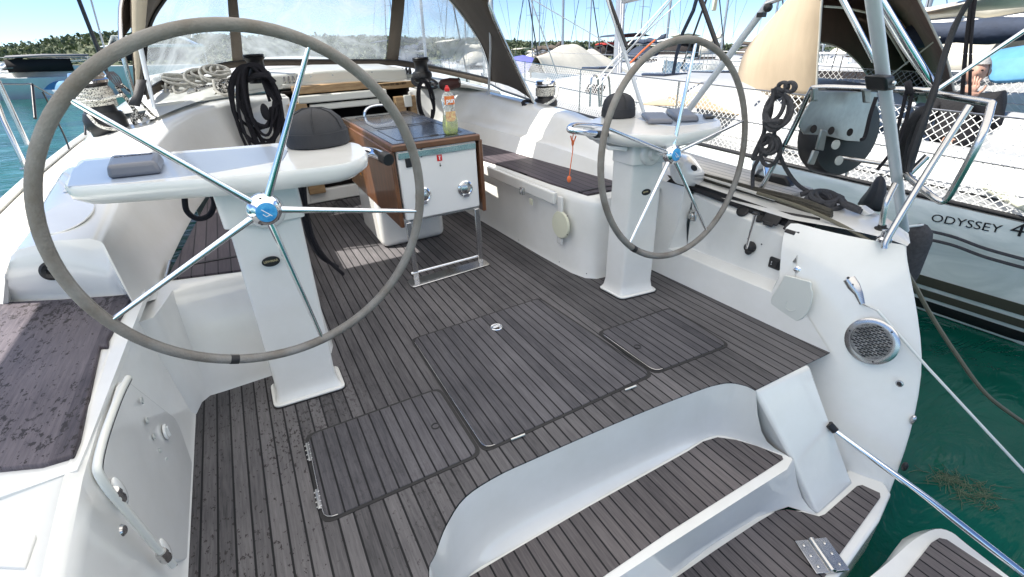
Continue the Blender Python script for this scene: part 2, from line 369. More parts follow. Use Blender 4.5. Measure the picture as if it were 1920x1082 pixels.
# --- cockpit sole
foot = [Vector((-1.30, .25, 0)), Vector((-1.30, .9, 0)), Vector((-1.30, 1.4, 0)), Vector((-1.30, 2.3, 0)), Vector((-1.235, 2.6, 0)), Vector((-1.2, 4.6, 0)), Vector((1.05, 4.6, 0)), Vector((1.12, 2.6, 0)),
        P(1218,504,z=0), P(1400,589,z=0), P(1556,661,z=0), P(1425,735,z=0), P(1402,723,z=0), P(1370,717,z=0), P(1338,722,z=0), P(1300,735,z=0), P(1200,774,z=0), P(1100,816,z=0), P(1000,860,z=0),
        P(930,892,z=0), P(870,932,z=0), P(835,985,z=0), P(815,1040,z=0), P(803,1082,z=0), Vector((-.735, .62, 0)), Vector((-.76, .25, 0))]
e0 = [P(*q, z=0) for q in [(803,1082),(815,1040),(835,985),(870,932),(930,892),(1000,860),(1100,816),(1200,774),(1300,735),(1338,722),(1370,717),(1402,724),(1416,731)]]
e0 = spline([Vector((-.76, .25, 0)), Vector((-.735, .62, 0))]+e0, 4)
foot = foot[:11]+e0[::-1]
mb = MB().prism(foot, (0, 0, -.005)); obj('teak_sole', mb, 'teak', boat, smooth=False)
# --- hatch lids let into the sole: black gap, lid, pale trim
def lid(corners, m, nm, holes=(), hinges=(), pale=True):
    c = [P(u, v, z=0) for u, v in corners]; cen = sum(c, Vector())/len(c)
    def ins(k, z): return rounded([Vector((p.x+(cen.x-p.x)/max(abs(cen.x-p.x), 1e-6)*k, p.y+(cen.y-p.y)/max(abs(cen.y-p.y), 1e-6)*k, z)) for p in c], .04)
    o = obj(nm, MB().prism(ins(.009, -.02), (0, 0, .0255)), m, boat, bevel=.002)
    obj('gap_seal', MB().prism(ins(-.003, -.02), (0, 0, .0225)), 'rubber', o, smooth=False)
    e_ = [p+Vector((0, 0, .0285)) for p in ins(.007, -.02)]; nq = len(e_)//4; obj('edge_trim', MB().tube(e_[3*nq:]+e_[:1], .0016, 6), 'steel', o)
    return o
lc = lid([(770,637),(1012,559),(1226,703),(908,849)], 'teak2', 'hatch_lid')
ll = lid([(572,818),(824,728),(904,852),(606,984)], 'teak2', 'hatch_lid')
lr = lid([(1119,624),(1257,577),(1369,648),(1228,702)], 'teak2', 'hatch_lid')
for (l, (u, v)) in ((ll, (817,801)), (lr, (1195,652))):
    c = P(u, v, z=0); obj('finger_hole', MB().lathe((c.x, c.y, .0045), [(.017, 0), (.017, .003), (.012, .003), (.011, 0)], n=20), 'black', l)
c = P(931,616,z=0); m_ = MB().tube([(c.x+.028*math.cos(a*.524), c.y+.028*math.sin(a*.524), .008) for a in range(12)], .0035, 8, closed=True)
m_.lathe((c.x, c.y, .0045), [(.025, 0), (.024, .003), (.012, .0015), (.001, .0015)], n=24); m_.box((c.x, c.y+.012, .01), (.03, .005, .004)); obj('lift_ring', m_, 'chrome', lc)
for (a, b) in (((576,835),(583,868)), ((594,922),(601,958))):
    p, q = P(*a, z=0), P(*b, z=0); mm = MB().tube([(p.x, p.y, .007), (q.x, q.y, .007)], .006, 8)
    for k in range(4):
        t = p.lerp(q, (k+.5)/4); mm.box((t.x-.0, t.y, .007), (.018, .006, .008))
    obj('hinge', mm, 'steel', ll, bevel=.001)
for (a, b) in (((958,827),(984,817)), ((1171,734),(1192,726))):
    p, q = P(*a, z=0), P(*b, z=0); obj('hinge', MB().tube([(p.x, p.y, .007), (q.x, q.y, .007)], .005, 8), 'steel', lc)
# --- riser, first step, second riser, swim platform
st1 = [(860,1110),(878,1080),(903,1062),(950,1036),(1010,1001),(1100,948),(1190,897),(1290,842),(1318,825),(1345,817),(1380,823),(1425,838),(1484,858)]
st1c = st1[:6]+st1[6:]
s0 = [P(u, v, z=ZS) for u, v in st1]
s0 = spline([Vector((-.70, .25, ZS)), Vector((-.68, .58, ZS))]+s0, 4)
rows = [[p+Vector((0, 0, -.029)) for p in e0], [p+Vector((0, 0, -.004)) for p in e0]]
lip = []
for i, p in enumerate(e0):
    q = s0[i]; d = (q-p); d.z = 0; d = d.normalized()*.004; lip.append(p+d+Vector((0, 0, -.004)))
rows = [lip]
for f_ in (.15, .4, .7, .86, .94, 1.0):
    r_ = []
    for p, q in zip(lip, s0):
        hz = {0.15: .05, .4: .14, .7: .30, .86: .46, .94: .66, 1.0: .93}[f_]
        r_.append(Vector((p.x+(q.x-p.x)*hz, p.y+(q.y-p.y)*hz, p.z+(ZS+.001-p.z)*f_)))
    rows.append(r_)
rows.append([Vector((q.x, q.y, ZS-.004)) for q in s0])
obj('step_riser', MB().grid(rows), 'gel', boat, ang=60)
def poly_slab(nm, pts, z, th, m, parent, bevel=.004, z2=None):
    pl = [P(u, v, z=z) if len(q) == 2 else Vector(q) for q in pts for (u, v) in ([q] if len(q) == 2 else [(0, 0)])]
    return obj(nm, MB().prism(pl, (0, 0, -th)), m, parent, bevel=bevel)
tk1 = [P(*q, z=ZS) for q in [(878,1084),(950,1041),(1100,953),(1290,847),(1318,829),(1345,821),(1380,826),(1420,838),(1466,856),(1468,862),(1420,893),(1250,1000),(1130,1082)]]+[Vector((-.22, .62, ZS)), Vector((-.62, .62, ZS))]
obj('step_teak', MB().prism([p+Vector((0, 0, .004)) for p in tk1], (0, 0, -.03)), 'teak3', boat, smooth=False)
nose = [P(1486,862,z=ZS), P(1476,880,z=ZS), P(1430,909,z=ZS), P(1250,1024,z=ZS), P(1158,1084,z=ZS), Vector((-.2, .56, ZS))]
plat0 = [P(*q, z=ZP) for q in [(1545,962),(1500,972),(1472,952),(1455,953),(1425,966),(1340,1016),(1255,1084)]]
base1 = [Vector((p.x, p.y, ZS-.002)) for p in s0[8:]]+[nose[0], nose[1], nose[2], nose[3], nose[4], nose[5], Vector((-.66, .56, ZS-.002))]
obj('step_tread', MB().prism([Vector((p.x, p.y, ZS-.0)) for p in base1], (0, 0, -.006)), 'gel', boat, smooth=False)
lo = [P(*q, z=ZP) for q in [(1535,967),(1478,950),(1420,970),(1340,1018),(1256,1084)]]+[Vector((.13, .5, ZP))]
up_ = [nose[0]+Vector((.012, .004, 0)), nose[1], nose[2], nose[3], nose[4], nose[5]]
rows = []
for f_, hz in ((0, 0), (.04, .03), (.15, .08), (.55, .3), (.8, .5), (.93, .72), (1, 1)):
    rows.append([Vector((a.x+(b.x-a.x)*hz, a.y+(b.y-a.y)*hz, ZS-.003+(ZP+.003-ZS)*f_)) for a, b in zip(up_, lo)])
obj('step_riser', MB().grid(rows), 'gel', boat, ang=60)
tk2 = [P(*q, z=ZP) for q in [(1268,1084),(1340,1034),(1420,981),(1455,960),(1475,957),(1505,962),(1535,970),(1546,966),(1606,913),(1616,911),(1649,926),(1650,934),(1610,990),(1574,1040),(1545,1084)]]+[Vector((.52, .2, ZP)), Vector((.1, .2, ZP))]
obj('platform_teak', MB().prism([p+Vector((0, 0, .006)) for p in tk2], (0, 0, -.03)), 'teak3', boat, smooth=False)
pb = [P(*q, z=ZP) for q in [(1230,1082),(1420,958),(1500,955),(1545,922),(1592,876),(1650,890),(1672,925),(1650,975),(1618,1020),(1590,1060),(1572,1082)]]+[Vector((.62, .2, ZP)), Vector((.0, .2, ZP))]
obj('swim_platform', MB().prism(pb, (0, 0, -.34)), 'gel', boat, bevel=.012, seg=3)
# hinge casting on the platform
h0 = P(1540,1042,z=ZP+.01); hx = (P(1562,1076,z=ZP)-P(1520,1015,z=ZP)).normalized(); hy = Vector((0, 0, 1)).cross(hx)
rt = Matrix((hx, hy, Vector((0, 0, 1)))).transposed()
mm = MB().box(h0+hy*.038, (.13, .052, .012), rt).box(h0-hy*.038, (.13, .052, .012), rt).tube([h0-hx*.065+Vector((0, 0, .006)), h0+hx*.065+Vector((0, 0, .006))], .013, 12)
for k in (-1, 0, 1):
    for s_ in (-1, 1): mm.lathe(h0+hx*.042*k+hy*.042*s_+Vector((0, 0, .006)), [(.008, 0), (.007, .003), (.001, .004)], n=10)
obj('platform_hinge', mm, 'steel', boat, bevel=.003)
# --- white block between the sole and the starboard wing, with the slot beside it
b0, b1 = P(1416,731,z=0), P(1521,684,z=0); b2, b3 = P(1602,905,z=ZP), P(1533,968,z=ZP)
bm_ = [Vector((b0.x, b0.y, -.004)), Vector((b1.x, b1.y, -.004)), P(1548,775,y=.76), P(1572,852,y=.70), b2, b3, P(1484,858,z=ZS)]
back = [Vector((p.x, 1.05, p.z)) for p in bm_]
mbk = MB(); n_ = len(bm_); mbk.add(bm_+back, [tuple(range(n_))]+[(i, (i+1) % n_, (i+1) % n_+n_, i+n_) for i in range(n_)])
obj('transom_block', mbk, 'gel', boat, bevel=.016, seg=3)
left_in = [P(1425,735,z=0), P(1480,858,z=ZS), P(1530,966,z=ZP)]
0 and obj('step_side', MB().grid([[Vector((.70, .90, -.006)), Vector((b0.x, b0.y, -.006))], [Vector((.66, .90, ZS)), Vector((.745, .71, ZS))], [Vector((.70, .86, ZP)), b3]]), 'gel', boat, ang=60)
# --- starboard wing: inner wall, stern edge, outer topside in one sheet
zr = [.47, .42, .30, .125, 0.0, -.18, -.34, ZP, -.62, -.85]
yaf = [.84, .815, .74, .65, .60, .555, .525, .505, .49, .47]
xaf = [1.46, 1.44, 1.42, 1.40, 1.385, 1.35, 1.31, 1.27, 1.24, 1.18]
xin = [1.34, 1.30, 1.25, 1.22, 1.21, 1.19, 1.17, 1.15, 1.14, 1.12]
yfw = [1.28, 1.27, 1.22, 1.17, 1.10, 1.0, .95, .9, .9, .9]
rows = []
for z, ya, xa, xi, yf in zip(zr, yaf, xaf, xin, yfw):
    r_ = []
    for f_ in (0, .2, .4, .6, .75, .86, .94, .985, 1.0): r_.append(Vector((xi+(xa-xi)*f_**2.6, yf+(ya-yf)*f_, z)))
    o_ = .5 if z > 0 else .5+z*.3
    for (dx, dy) in ((.02, .012), (.06, .06), (.16, .28), (.32, .8), (.45, 1.8), (.5, 3.5), (.4, 7.0), (-.2, 10.5)): r_.append(Vector((xa+dx*(1 if z > -.3 else .9), ya+dy, z+dy*.03*(z > 0))))
    rows.append(r_)
wing = MB().grid(rows); obj('starboard_topside', wing, 'gel', boat, ang=50, sub=1)
# shoulder and side deck, starboard
def hullx(y): return {True: 0, False: 0}[False] or (1.46+min(.5, .16+(max(0, y-.9))*.28) if y > .9 else 1.5)
rows = []
for (y, xi, zi, xo, zo) in ((.835, 1.455, .468, 1.48, .466), (.90, 1.43, .485, 1.60, .470), (1.05, 1.385, .49, 1.72, .475), (1.28, 1.345, .475, 1.80, .478), (1.8, 1.36, .475, 1.90, .49), (2.3, 1.42, .50, 1.93, .50), (3.2, 1.50, .53, 1.96, .54), (5.0, 1.5, .60, 1.95, .62), (8.5, 1.3, .72, 1.7, .75), (11.5, .2, .85, 1.24, .85)):
    rows.append([Vector((xi+(xo-xi)*t, y, zi+(zo-zi)*t+.012*math.sin(math.pi*t))) for t in (0, .33, .66, 1)])
obj('starboard_side_deck', MB().grid(rows), 'gel', boat, ang=60)
tkd = MB().grid([[Vector((x, y, z)) for x in (xa_, xb_)] for (y, xa_, xb_, z) in ((1.45, 1.46, 1.78, .505), (2.3, 1.50, 1.84, .525), (3.2, 1.56, 1.87, .56), (5, 1.56, 1.86, .635), (8.5, 1.36, 1.6, .76))])
obj('deck_teak', tkd, 'sideteak', boat, solid=.01)
# --- starboard helm wall with its moulded recess
A1, B1 = P(1253,466,x=1.20), P(1446,548,x=1.215)
A2, B2 = P(1288,463,x=1.30), P(1463,530,x=1.30)
A3, B3_ = P(1300,366,x=1.325), P(1490,452,x=1.325)
A4, B4_ = P(1303,352,x=1.37), P(1512,432,x=1.40)
F0, F1 = P(1218,504,z=0), P(1480,627,z=0)
mb = MB().grid([[Vector((1.12, 2.6, 0)), F0, F0.lerp(F1, .5), F1, P(1556,661,z=0)], [Vector((1.15, 2.5, .2)), A1, A1.lerp(B1, .5), B1, Vector((1.215, 1.02, .12))]])
mb.grid([[A1, A1.lerp(B1, .5), B1], [A2, A2.lerp(B2, .5), B2], [A3, A3.lerp(B3_, .5), B3_], [A4, A4.lerp(B4_, .5), B4_]])
mb.grid([[B1, Vector((1.215, 1.10, .12))], [B2.lerp(B1, .8)+Vector((0, 0, .03)), Vector((1.23, 1.12, .22))], [P(1478,486,x=1.27), Vector((1.26, 1.15, .32))], [P(1506,430,x=1.33), Vector((1.345, 1.265, .468))]])
mb.grid([[B1, P(1478,486,x=1.27), P(1506,430,x=1.33)], [B2, P(1490,452,x=1.325), B4_]])
mb.grid([[Vector((1.15, 2.5, .2)), Vector((1.17, 2.45, .45)), Vector((1.22, 2.45, .52))], [A1, P(1272,420,x=1.20), P(1283,350,x=1.24)], [A2, P(1287,420,x=1.30), A3]])
obj('helm_wall', mb, 'gel', boat, ang=50, bevel=.006)
# black pocket and trim under the side-deck lip
bl = [P(1205,312,x=1.36), P(1330,352,x=1.36), P(1448,392,x=1.40), P(1540,408,x=1.42), P(1515,436,x=1.385), P(1420,398,x=1.36), P(1320,360,x=1.33), P(1205,322,x=1.34)]
obj('pocket_trim', MB().prism(bl, (.0, .0, -.02)), 'rubber', boat, bevel=.004)
for (u, v, a, b) in ((1393,396,.032,.022), (1424,409,.024,.018)):
    c = P(u, v, x=1.345); obj('pocket_socket', MB().lathe(c, [(a, 0), (a, .006), (a*.8, .01), (a*.7, .004), (.001, .004)], ax=(-.75, 0, .66), n=24), 'rubber', boat)
for (u, v) in ((1447,411), (1489,426)):
    c = P(u, v, x=1.335); r_ = Matrix.Rotation(R(-50), 3, 'Y'); obj('pocket_socket', MB().box(c, (.05, .085, .012), r_).box(c+Vector((-.02, 0, -.02)), (.02, .05, .012), r_), 'black', boat, bevel=.004)
# --- starboard cockpit seat, backrest, coaming
S0 = [Vector((.655, 4.5, 0)), Vector((.668, 3.4, 0)), Vector((.70, 2.5, 0)), Vector((.722, 2.16, 0)), Vector((.75, 2.06, 0)), Vector((.80, 2.015, 0)), Vector((.90, 2.0, 0)), Vector((1.16, 1.98, 0))]
rows = []
for z, k in ((0, 0), (.03, .012), (.30, .02), (.43, .025), (.455, .03), (.475, .045)):
    rows.append([Vector((p.x+(k if i < 5 else k*.4), p.y+(0 if i < 4 else k*.5), z)) for i, p in enumerate(S0)])
rows.append([Vector((max(p.x, .9)+.2, max(p.y+.15, 2.1), .477)) for p in S0])
obj('seat_box', MB().grid(rows), 'gel', boat, ang=60)
lidm = MB().box((.655, 3.0, .44), (.03, 1.42, .072)); lidm.v = [Vector((v.x+(3.4-v.y)*.03, v.y, v.z)) for v in lidm.v]
lidm.box((.705, 2.262, .31), (.018, .05, .30))
so = obj('seat_lid', lidm, 'gel', boat, bevel=.01, seg=3)
tks = [(.715, 4.35), (.705, 3.4), (.76, 2.45), (.80, 2.13), (1.10, 2.11), (1.085, 2.3), (1.02, 3.0), (.97, 3.6), (.9, 4.1), (.84, 4.35)]
obj('seat_teak', MB().prism([Vector((x, y, .487)) for x, y in tks], (0, 0, -.02)), 'teakseat', boat, smooth=False)
obj('seat_teak', MB().prism([Vector((x, y, .4905)) for x, y in ((.80, 2.18), (1.09, 2.17), (1.087, 2.185), (.80, 2.195))], (0, 0, -.003)), 'rubber', boat, smooth=False)
bb = [(1.19, 1.98), (1.13, 2.1), (1.10, 2.3), (1.03, 3.0), (.975, 3.7), (.90, 4.15), (.80, 4.42), (.62, 4.58)]
tp = [(1.34, 2.05, .50), (1.33, 2.2, .56), (1.30, 2.45, .66), (1.28, 2.72, .72), (1.30, 3.1, .765), (1.27, 3.8, .80), (1.20, 4.3, .83), (1.0, 4.55, .86), (.63, 4.62, .88)]
bb = [(1.19, 1.98), (1.15, 2.06), (1.11, 2.25), (1.07, 2.6), (1.03, 3.0), (.975, 3.7), (.92, 4.12), (.82, 4.42), (.62, 4.60)]
def blend(b, t, f_, zb, k): return Vector((b[0]+(t[0]-b[0])*k, b[1]+(t[1]-b[1])*k, zb+(t[2]-zb)*f_))
rows = [[blend(b, t, f_, .475, k) for b, t in zip(bb, tp)] for f_, k in ((0, 0), (.04, .03), (.38, .22), (.43, .40), (.6, .52), (.9, .82), (.97, .9), (1, 1.0))]
rows.append([Vector((t[0]+.10, t[1]+.02*(i > 4), t[2]+.004)) for i, t in enumerate(tp)])
rows.append([Vector((1.5-.02*i, t[1]+.1*(i > 5), t[2]-.03)) for i, t in enumerate(tp)])
rows.append([Vector((1.53-.02*i, t[1]+.1*(i > 5), .52+.02*i)) for i, t in enumerate(tp)])
obj('starboard_coaming', MB().grid(rows), 'gel', boat, ang=45)
# --- port cockpit seat
T0 = [Vector((-.66, 4.4, 0)), Vector((-.68, 3.2, 0)), Vector((-.688, 2.3, 0)), Vector((-.695, 2.14, 0)), Vector((-.715, 2.075, 0)), Vector((-.78, 2.045, 0)), Vector((-.95, 2.04, 0)), Vector((-1.16, 2.03, 0)), Vector((-1.22, 2.03, 0)), Vector((-1.25, 2.0, 0)), Vector((-1.268, 1.93, 0)), Vector((-1.36, 1.90, 0))]
rows = []
for z, k in ((0, 0), (.03, .008), (.25, .03), (.40, .06), (.43, .075), (.452, .10)):
    rows.append([Vector((p.x-(k*.5 if i < 5 else 0), p.y+(0 if i < 4 else k*1.2 if i < 9 else 0), z)) for i, p in enumerate(T0)])
rows.append([Vector((min(p.x, -.9)-.1, min(max(p.y, 2.3), 4.3), .452)) for p in T0])
obj('seat_box', MB().grid(rows), 'gel', boat, ang=60)
tkp = [P(*q, z=.462) for q in [(312,523),(455,505)]]+[Vector((-.76, 2.2, .462)), Vector((-.75, 3.2, .462)), Vector((-.75, 4.1, .462)), Vector((-.98, 4.05, .462)), Vector((-1.09, 3.6, .462)), Vector((-1.16, 3.0, .462))]
obj('seat_teak', MB().prism(tkp, (0, 0, -.018)), 'teakseat', boat, smooth=False)
obj('seat_teak', MB().prism([Vector((-1.19, 2.36, .4655)), Vector((-.78, 2.33, .4655)), Vector((-.78, 2.345, .4655)), Vector((-1.19, 2.375, .4655))], (0, 0, -.003)), 'rubber', boat, smooth=False)
obj('seat_hinge', MB().tube([P(318,490,z=.47), P(311,518,z=.47)], .007, 8), 'steel', boat)
# --- port coaming: seat back, top, outer side, stern lump
cols = [ # bottom inner, top inner, top outer, deck outer
 ((-1.31, 1.96, .50), (-1.36, 2.13, .705), (-1.62, 2.16, .705), (-1.72, 2.22, .50)),
 ((-1.27, 2.10, .45), (-1.365, 2.35, .715), (-1.62, 2.40, .72), (-1.74, 2.45, .50)),
 ((-1.26, 2.40, .45), (-1.365, 2.60, .735), (-1.64, 2.65, .74), (-1.76, 2.7, .50)),
 ((-1.22, 2.85, .45), (-1.33, 3.0, .78), (-1.66, 3.0, .76), (-1.80, 3.05, .51)),
 ((-1.17, 3.3, .45), (-1.27, 3.4, .83), (-1.68, 3.4, .78), (-1.84, 3.4, .52)),
 ((-1.10, 3.75, .45), (-1.19, 3.85, .885), (-1.70, 3.8, .80), (-1.86, 3.8, .53)),
 ((-.98, 4.1, .45), (-1.06, 4.2, .915), (-1.72, 4.3, .82), (-1.88, 4.3, .54)),
 ((-.80, 4.36, .45), (-.86, 4.45, .93), (-1.72, 4.9, .86), (-1.90, 4.9, .56)),
 ((-.60, 4.50, .45), (-.62, 4.56, .935), (-1.70, 5.6, .88), (-1.90, 5.6, .58)),
 ((-.40, 4.58, .45), (-.40, 4.60, .94), (-1.68, 6.5, .9), (-1.86, 6.5, .62))]
rows = []
def colpts(a, b, c, d):
    a, b, c, d = map(Vector, (a, b, c, d)); out = [a, a.lerp(b, .3)+(b-a)*0, a.lerp(b, .75), a.lerp(b, .93)]
    k = .16
    out += [b+(c-b)*.02+Vector((0, 0, -.006)), b.lerp(c, .12)+Vector((0, 0, .01)), b.lerp(c, .5)+Vector((0, 0, .02)), b.lerp(c, .9)+Vector((0, 0, .008)), c+Vector((0, 0, -.012)), c.lerp(d, .25), d]
    return out
rows = [colpts(*c_) for c_ in cols]
obj('port_coaming', MB().grid(rows), 'gel', boat, ang=45)
# stern face of the port coaming above the helm seat
f0 = rows[0]; hs = .50
lowp = [Vector((-1.315, 2.06, hs)), Vector((-1.345, 2.085, hs)), Vector((-1.36, 2.09, hs)), Vector((-1.38, 2.095, hs)), Vector((-1.40, 2.10, hs)), Vector((-1.45, 2.12, hs)), Vector((-1.55, 2.17, hs)), Vector((-1.68, 2.24, hs)), Vector((-1.74, 2.28, hs)), Vector((-1.78, 2.30, hs)), Vector((-1.86, 2.36, hs-.03))]
obj('coaming_end', MB().grid([f0, [a.lerp(b, .12)+Vector((0, -.018, 0)) for a, b in zip(f0, lowp)], [a.lerp(b, .6)+Vector((0, -.03, 0)) for a, b in zip(f0, lowp)], lowp]), 'gel', boat, ang=60)
c = P(98,507,y=2.14); obj('drain_fitting', MB().lathe(c, [(.034, 0), (.034, .012), (.026, .018), (.016, .012), (.014, 0), (.001, 0)], ax=(.1, -1, .25), n=28), 'rubber', boat)
# non-skid panel on the coaming top with its raised oval
obj('nonskid_panel', MB().grid([[Vector((x, y, z)) for x in (-1.57, -1.43)] for (y, z) in ((2.75, .765), (3.3, .80))]), 'nonskid', boat)
ov = [Vector((-1.50+.085*math.cos(a*.26), 2.42+.20*math.sin(a*.26), .738+.012*math.sin(a*.26))) for a in range(24)]
obj('raised_oval', MB().prism(ov, (0, 0, .006)), 'gel', boat, bevel=.003)
# port helm seat, inner wall, stern panel
hsteak = [P(*q, z=hs) for q in [(-60,560),(0,572),(120,566),(205,560),(243,557),(247,564),(205,640),(205,655),(190,655),(152,830),(140,860),(80,878),(0,886),(-80,892)]]
obj('helm_seat_mat', MB().prism([p+Vector((0, 0, .012)) for p in hsteak], (0, 0, -.03)), 'helmteak', boat, bevel=.004)
seatb = [Vector((-2.0, 2.45, hs)), Vector((-1.8, 2.32, hs)), Vector((-1.55, 2.20, hs)), Vector((-1.30, 2.12, hs)), Vector((-1.285, 2.05, hs)), Vector((-1.30, 1.7, hs)), Vector((-1.32, 1.2, hs)), Vector((-1.325, 1.12, hs)), Vector((-2.0, 1.08, hs))]
obj('helm_seat_top', MB().prism(seatb, (0, 0, -.02)), 'gel', boat, smooth=False)
ya = [2.06, 1.9, 1.6, 1.3, 1.10, .95, .7, .25]
zt = [.49, .49, .49, .49, .49, .47, .43, .36]
rows = []
for (zf, xf) in ((0, 0), (.04, .25), (.5, .55), (.9, .85), (1, 1)):
    rows.append([Vector((-1.27-.045*xf, y, z*zf)) for y, z in zip(ya, zt)])
rows.append([Vector((-1.345, y, z+.012)) for y, z in zip(ya, zt)])
obj('port_inner_wall', MB().grid(rows), 'gel', boat, ang=60)
rows = []
for (y, z, x1) in ((1.125, .50, -1.335), (1.10, .485, -1.34), (1.02, .44, -1.34), (.90, .425, -1.345), (.6, .38, -1.34), (.25, .33, -1.34)):
    rows.append([Vector((x1+(-2.0-x1)*t, y-.0*t, z)) for t in (0, .05, .3, .6, 1)])
obj('stern_panel', MB().grid(rows), 'gel', boat, ang=60)
ins_ = [P(*q, z=.41) for q in [(0,958),(90,934),(118,938),(112,962),(60,1082),(-60,1082),(-60,975)]]
obj('moulded_panel', MB().prism([Vector((p.x, p.y, .41+(p.y-.8)*.13+.006)) for p in ins_], (0, 0, -.01)), 'gel', boat, bevel=.004)
# locker door in the port inner wall: lid, moulded lugs, finger dimples, hand rail
def PW_(u, v): return P(u, v, x=-1.293)
door = rounded([PW_(232,706), PW_(325,790), PW_(358,905), PW_(345,1050), PW_(318,1062), PW_(212,928), PW_(182,880)], .05)
dm = MB().prism([Vector((-1.285+(-.045)*p.z*1.0+.012, p.y, p.z)) for p in door], (-.012, 0, 0))
dobj = obj('locker_door', dm, 'gel', boat, bevel=.005, seg=3)
for (u, v, s_) in ((262,752,1), (272,790,.9), (285,820,.8), (296,846,.6), (308,862,.5), (321,876,.7), (334,885,.9), (347,886,1)):
    c = P(u, v, x=-1.287); obj('finger_dimple', MB().lathe(c+Vector((.004, 0, 0)), [(.011*s_, 0), (.010*s_, .004), (.001, .0015)], ax=(1, 0, 0), n=14), 'lightgrey', dobj)
c = P(309,810,x=-1.28); obj('turn_catch', MB().lathe(c+Vector((0, 0, 0)), [(.026, 0), (.026, .006), (.02, .009), (.018, .004), (.001, .004)], ax=(1, 0, 0), n=24).box(c+Vector((.008, 0, 0)), (.01, .01, .036)), 'gel', dobj, bevel=.002)
for (a, b) in (((225,935),(250,880)), ((315,1045),(322,990))):
    p, q = P(*a, x=-1.27), P(*b, x=-1.28); obj('rail_lug', MB().ball(p.lerp(q, .3)+Vector((-.008, 0, 0)), (.009, .018, .042)), 'gel', dobj)
rl = [P(*q, x=-1.262) for q in [(240,709),(222,745),(196,815),(183,868),(186,890),(205,920),(222,940),(255,980),(290,1022),(325,1060)]]
ro = obj('grab_rail', MB().tube(spline(rl, 4), .0085, 10), 'gel2', dobj)
for (u, v, t_) in ((219,930,1), (307,1042,1)):
    c = P(u, v, x=-1.262); d_ = (rl[7]-rl[6]).normalized(); obj('rail_clamp', MB().tube([c-d_*.02, c-d_*.008, c, c+d_*.008, c+d_*.02], [.012, .014, .0115, .014, .012], 12), 'steel', ro)
obj('rail_seal', MB().tube([p+Vector((.004, .004, -.008)) for p in spline(rl, 3)], .003, 6), 'rubber', ro)
c = P(220,998,x=-1.31); obj('deck_cleat_stud', MB().lathe(c, [(.016, 0), (.017, .006), (.01, .016), (.001, .018)], ax=(1, -.2, .1), n=24), 'steel', boat)
c = P(20,905,z=.46); obj('seat_latch', MB().lathe(c, [(.034, 0), (.034, .006), (.027, .009), (.024, .004), (.001, .004)], ax=(.1, -.5, 1), n=28).box(c+Vector((0, -.004, .012)), (.045, .02, .012)).tube([c+Vector((-.025, 0, .018)), c+Vector((.025, 0, .018))], .006, 10), 'steel', boat, bevel=.002)
# --- port side deck, toe rail, topside
rows = []
PD = ((.2, -1.9, -2.02, .40), (1.0, -1.85, -2.04, .44), (2.0, -1.74, -2.06, .49), (2.6, -1.72, -2.09, .505), (3.3, -1.78, -2.12, .52), (4.3, -1.82, -2.15, .545), (5.6, -1.84, -2.15, .57), (7.5, -1.7, -2.05, .63), (10, -1.0, -1.6, .74), (12.5, -.1, -.7, .85))
obj('port_side_deck', MB().grid([[Vector((a+.06, y, z)), Vector((a, y, z)), Vector((b, y, z)), Vector((b, y, z))] for (y, a, b, z) in PD]), 'gel2', boat, ang=60)
obj('deck_teak', MB().grid([[Vector((a-.02, y, z+.008)), Vector((b+.05, y, z+.008))] for (y, a, b, z) in PD[:8]]), 'sideteak', boat, solid=.006)
obj('toe_rail', MB().tube([Vector((b+.015, y, z+.022)) for (y, a, b, z) in PD], .022, 8), 'gel2', boat)
obj('port_topside', MB().grid([[Vector((b, y, z)), Vector((b-.01, y, z-.2)), Vector((b+.08, y, -.5)), Vector((b+.3, y, -.95))] for (y, a, b, z) in PD]), 'gel', boat, ang=60)
# --- cabin bulkhead with the companionway, cabin top
YB = 4.60
def bx(m_, x0, x1, z0, z1, y0, y1): return m_.box(((x0+x1)/2, (y0+y1)/2, (z0+z1)/2), (x1-x0, y1-y0, z1-z0))
mb = MB(); bx(mb, -1.3, -.42, 0, .93, YB+.01, YB+.06); bx(mb, .62, 1.2, 0, .87, YB+.01, YB+.06); bx(mb, -.42, .62, 0, .12, YB+.01, YB+.06)
obj('cabin_bulkhead', mb, 'gel', boat, bevel=.01)
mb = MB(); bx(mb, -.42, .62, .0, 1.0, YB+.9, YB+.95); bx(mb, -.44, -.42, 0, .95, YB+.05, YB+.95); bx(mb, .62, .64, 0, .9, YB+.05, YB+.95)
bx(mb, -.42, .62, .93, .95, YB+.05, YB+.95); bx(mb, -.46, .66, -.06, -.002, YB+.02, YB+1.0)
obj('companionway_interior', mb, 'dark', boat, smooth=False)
for (a_, b_, c_) in ((-.42, -.28, .86), (.47, .56, .84), (.60, .66, .84)):
    mb = MB(); bx(mb, a_, b_, .1, c_, YB-.05, YB+.04); fr = obj('companionway_post', mb, 'oak', boat, bevel=.006)
mb = MB(); bx(mb, -.36, .32, .925, .985, YB-.02, YB+.10); obj('companionway_beam', mb, 'oak', boat, bevel=.006)
mb = MB(); bx(mb, .36, .76, .90, .955, YB+.05, YB+.45); obj('companionway_step', mb, 'oak', boat, bevel=.006)
mb = MB(); bx(mb, -.34, .40, .855, .915, YB-.06, YB+.02); bx(mb, -.26, .33, .79, .84, YB-.03, YB+.01)
obj('washboard_rail', mb, 'gel2', boat, bevel=.01)
c = Vector((.58, YB-.055, .80)); obj('hatch_lock', MB().box(c, (.07, .03, .10)), 'gel2', fr, bevel=.006)
rows = []
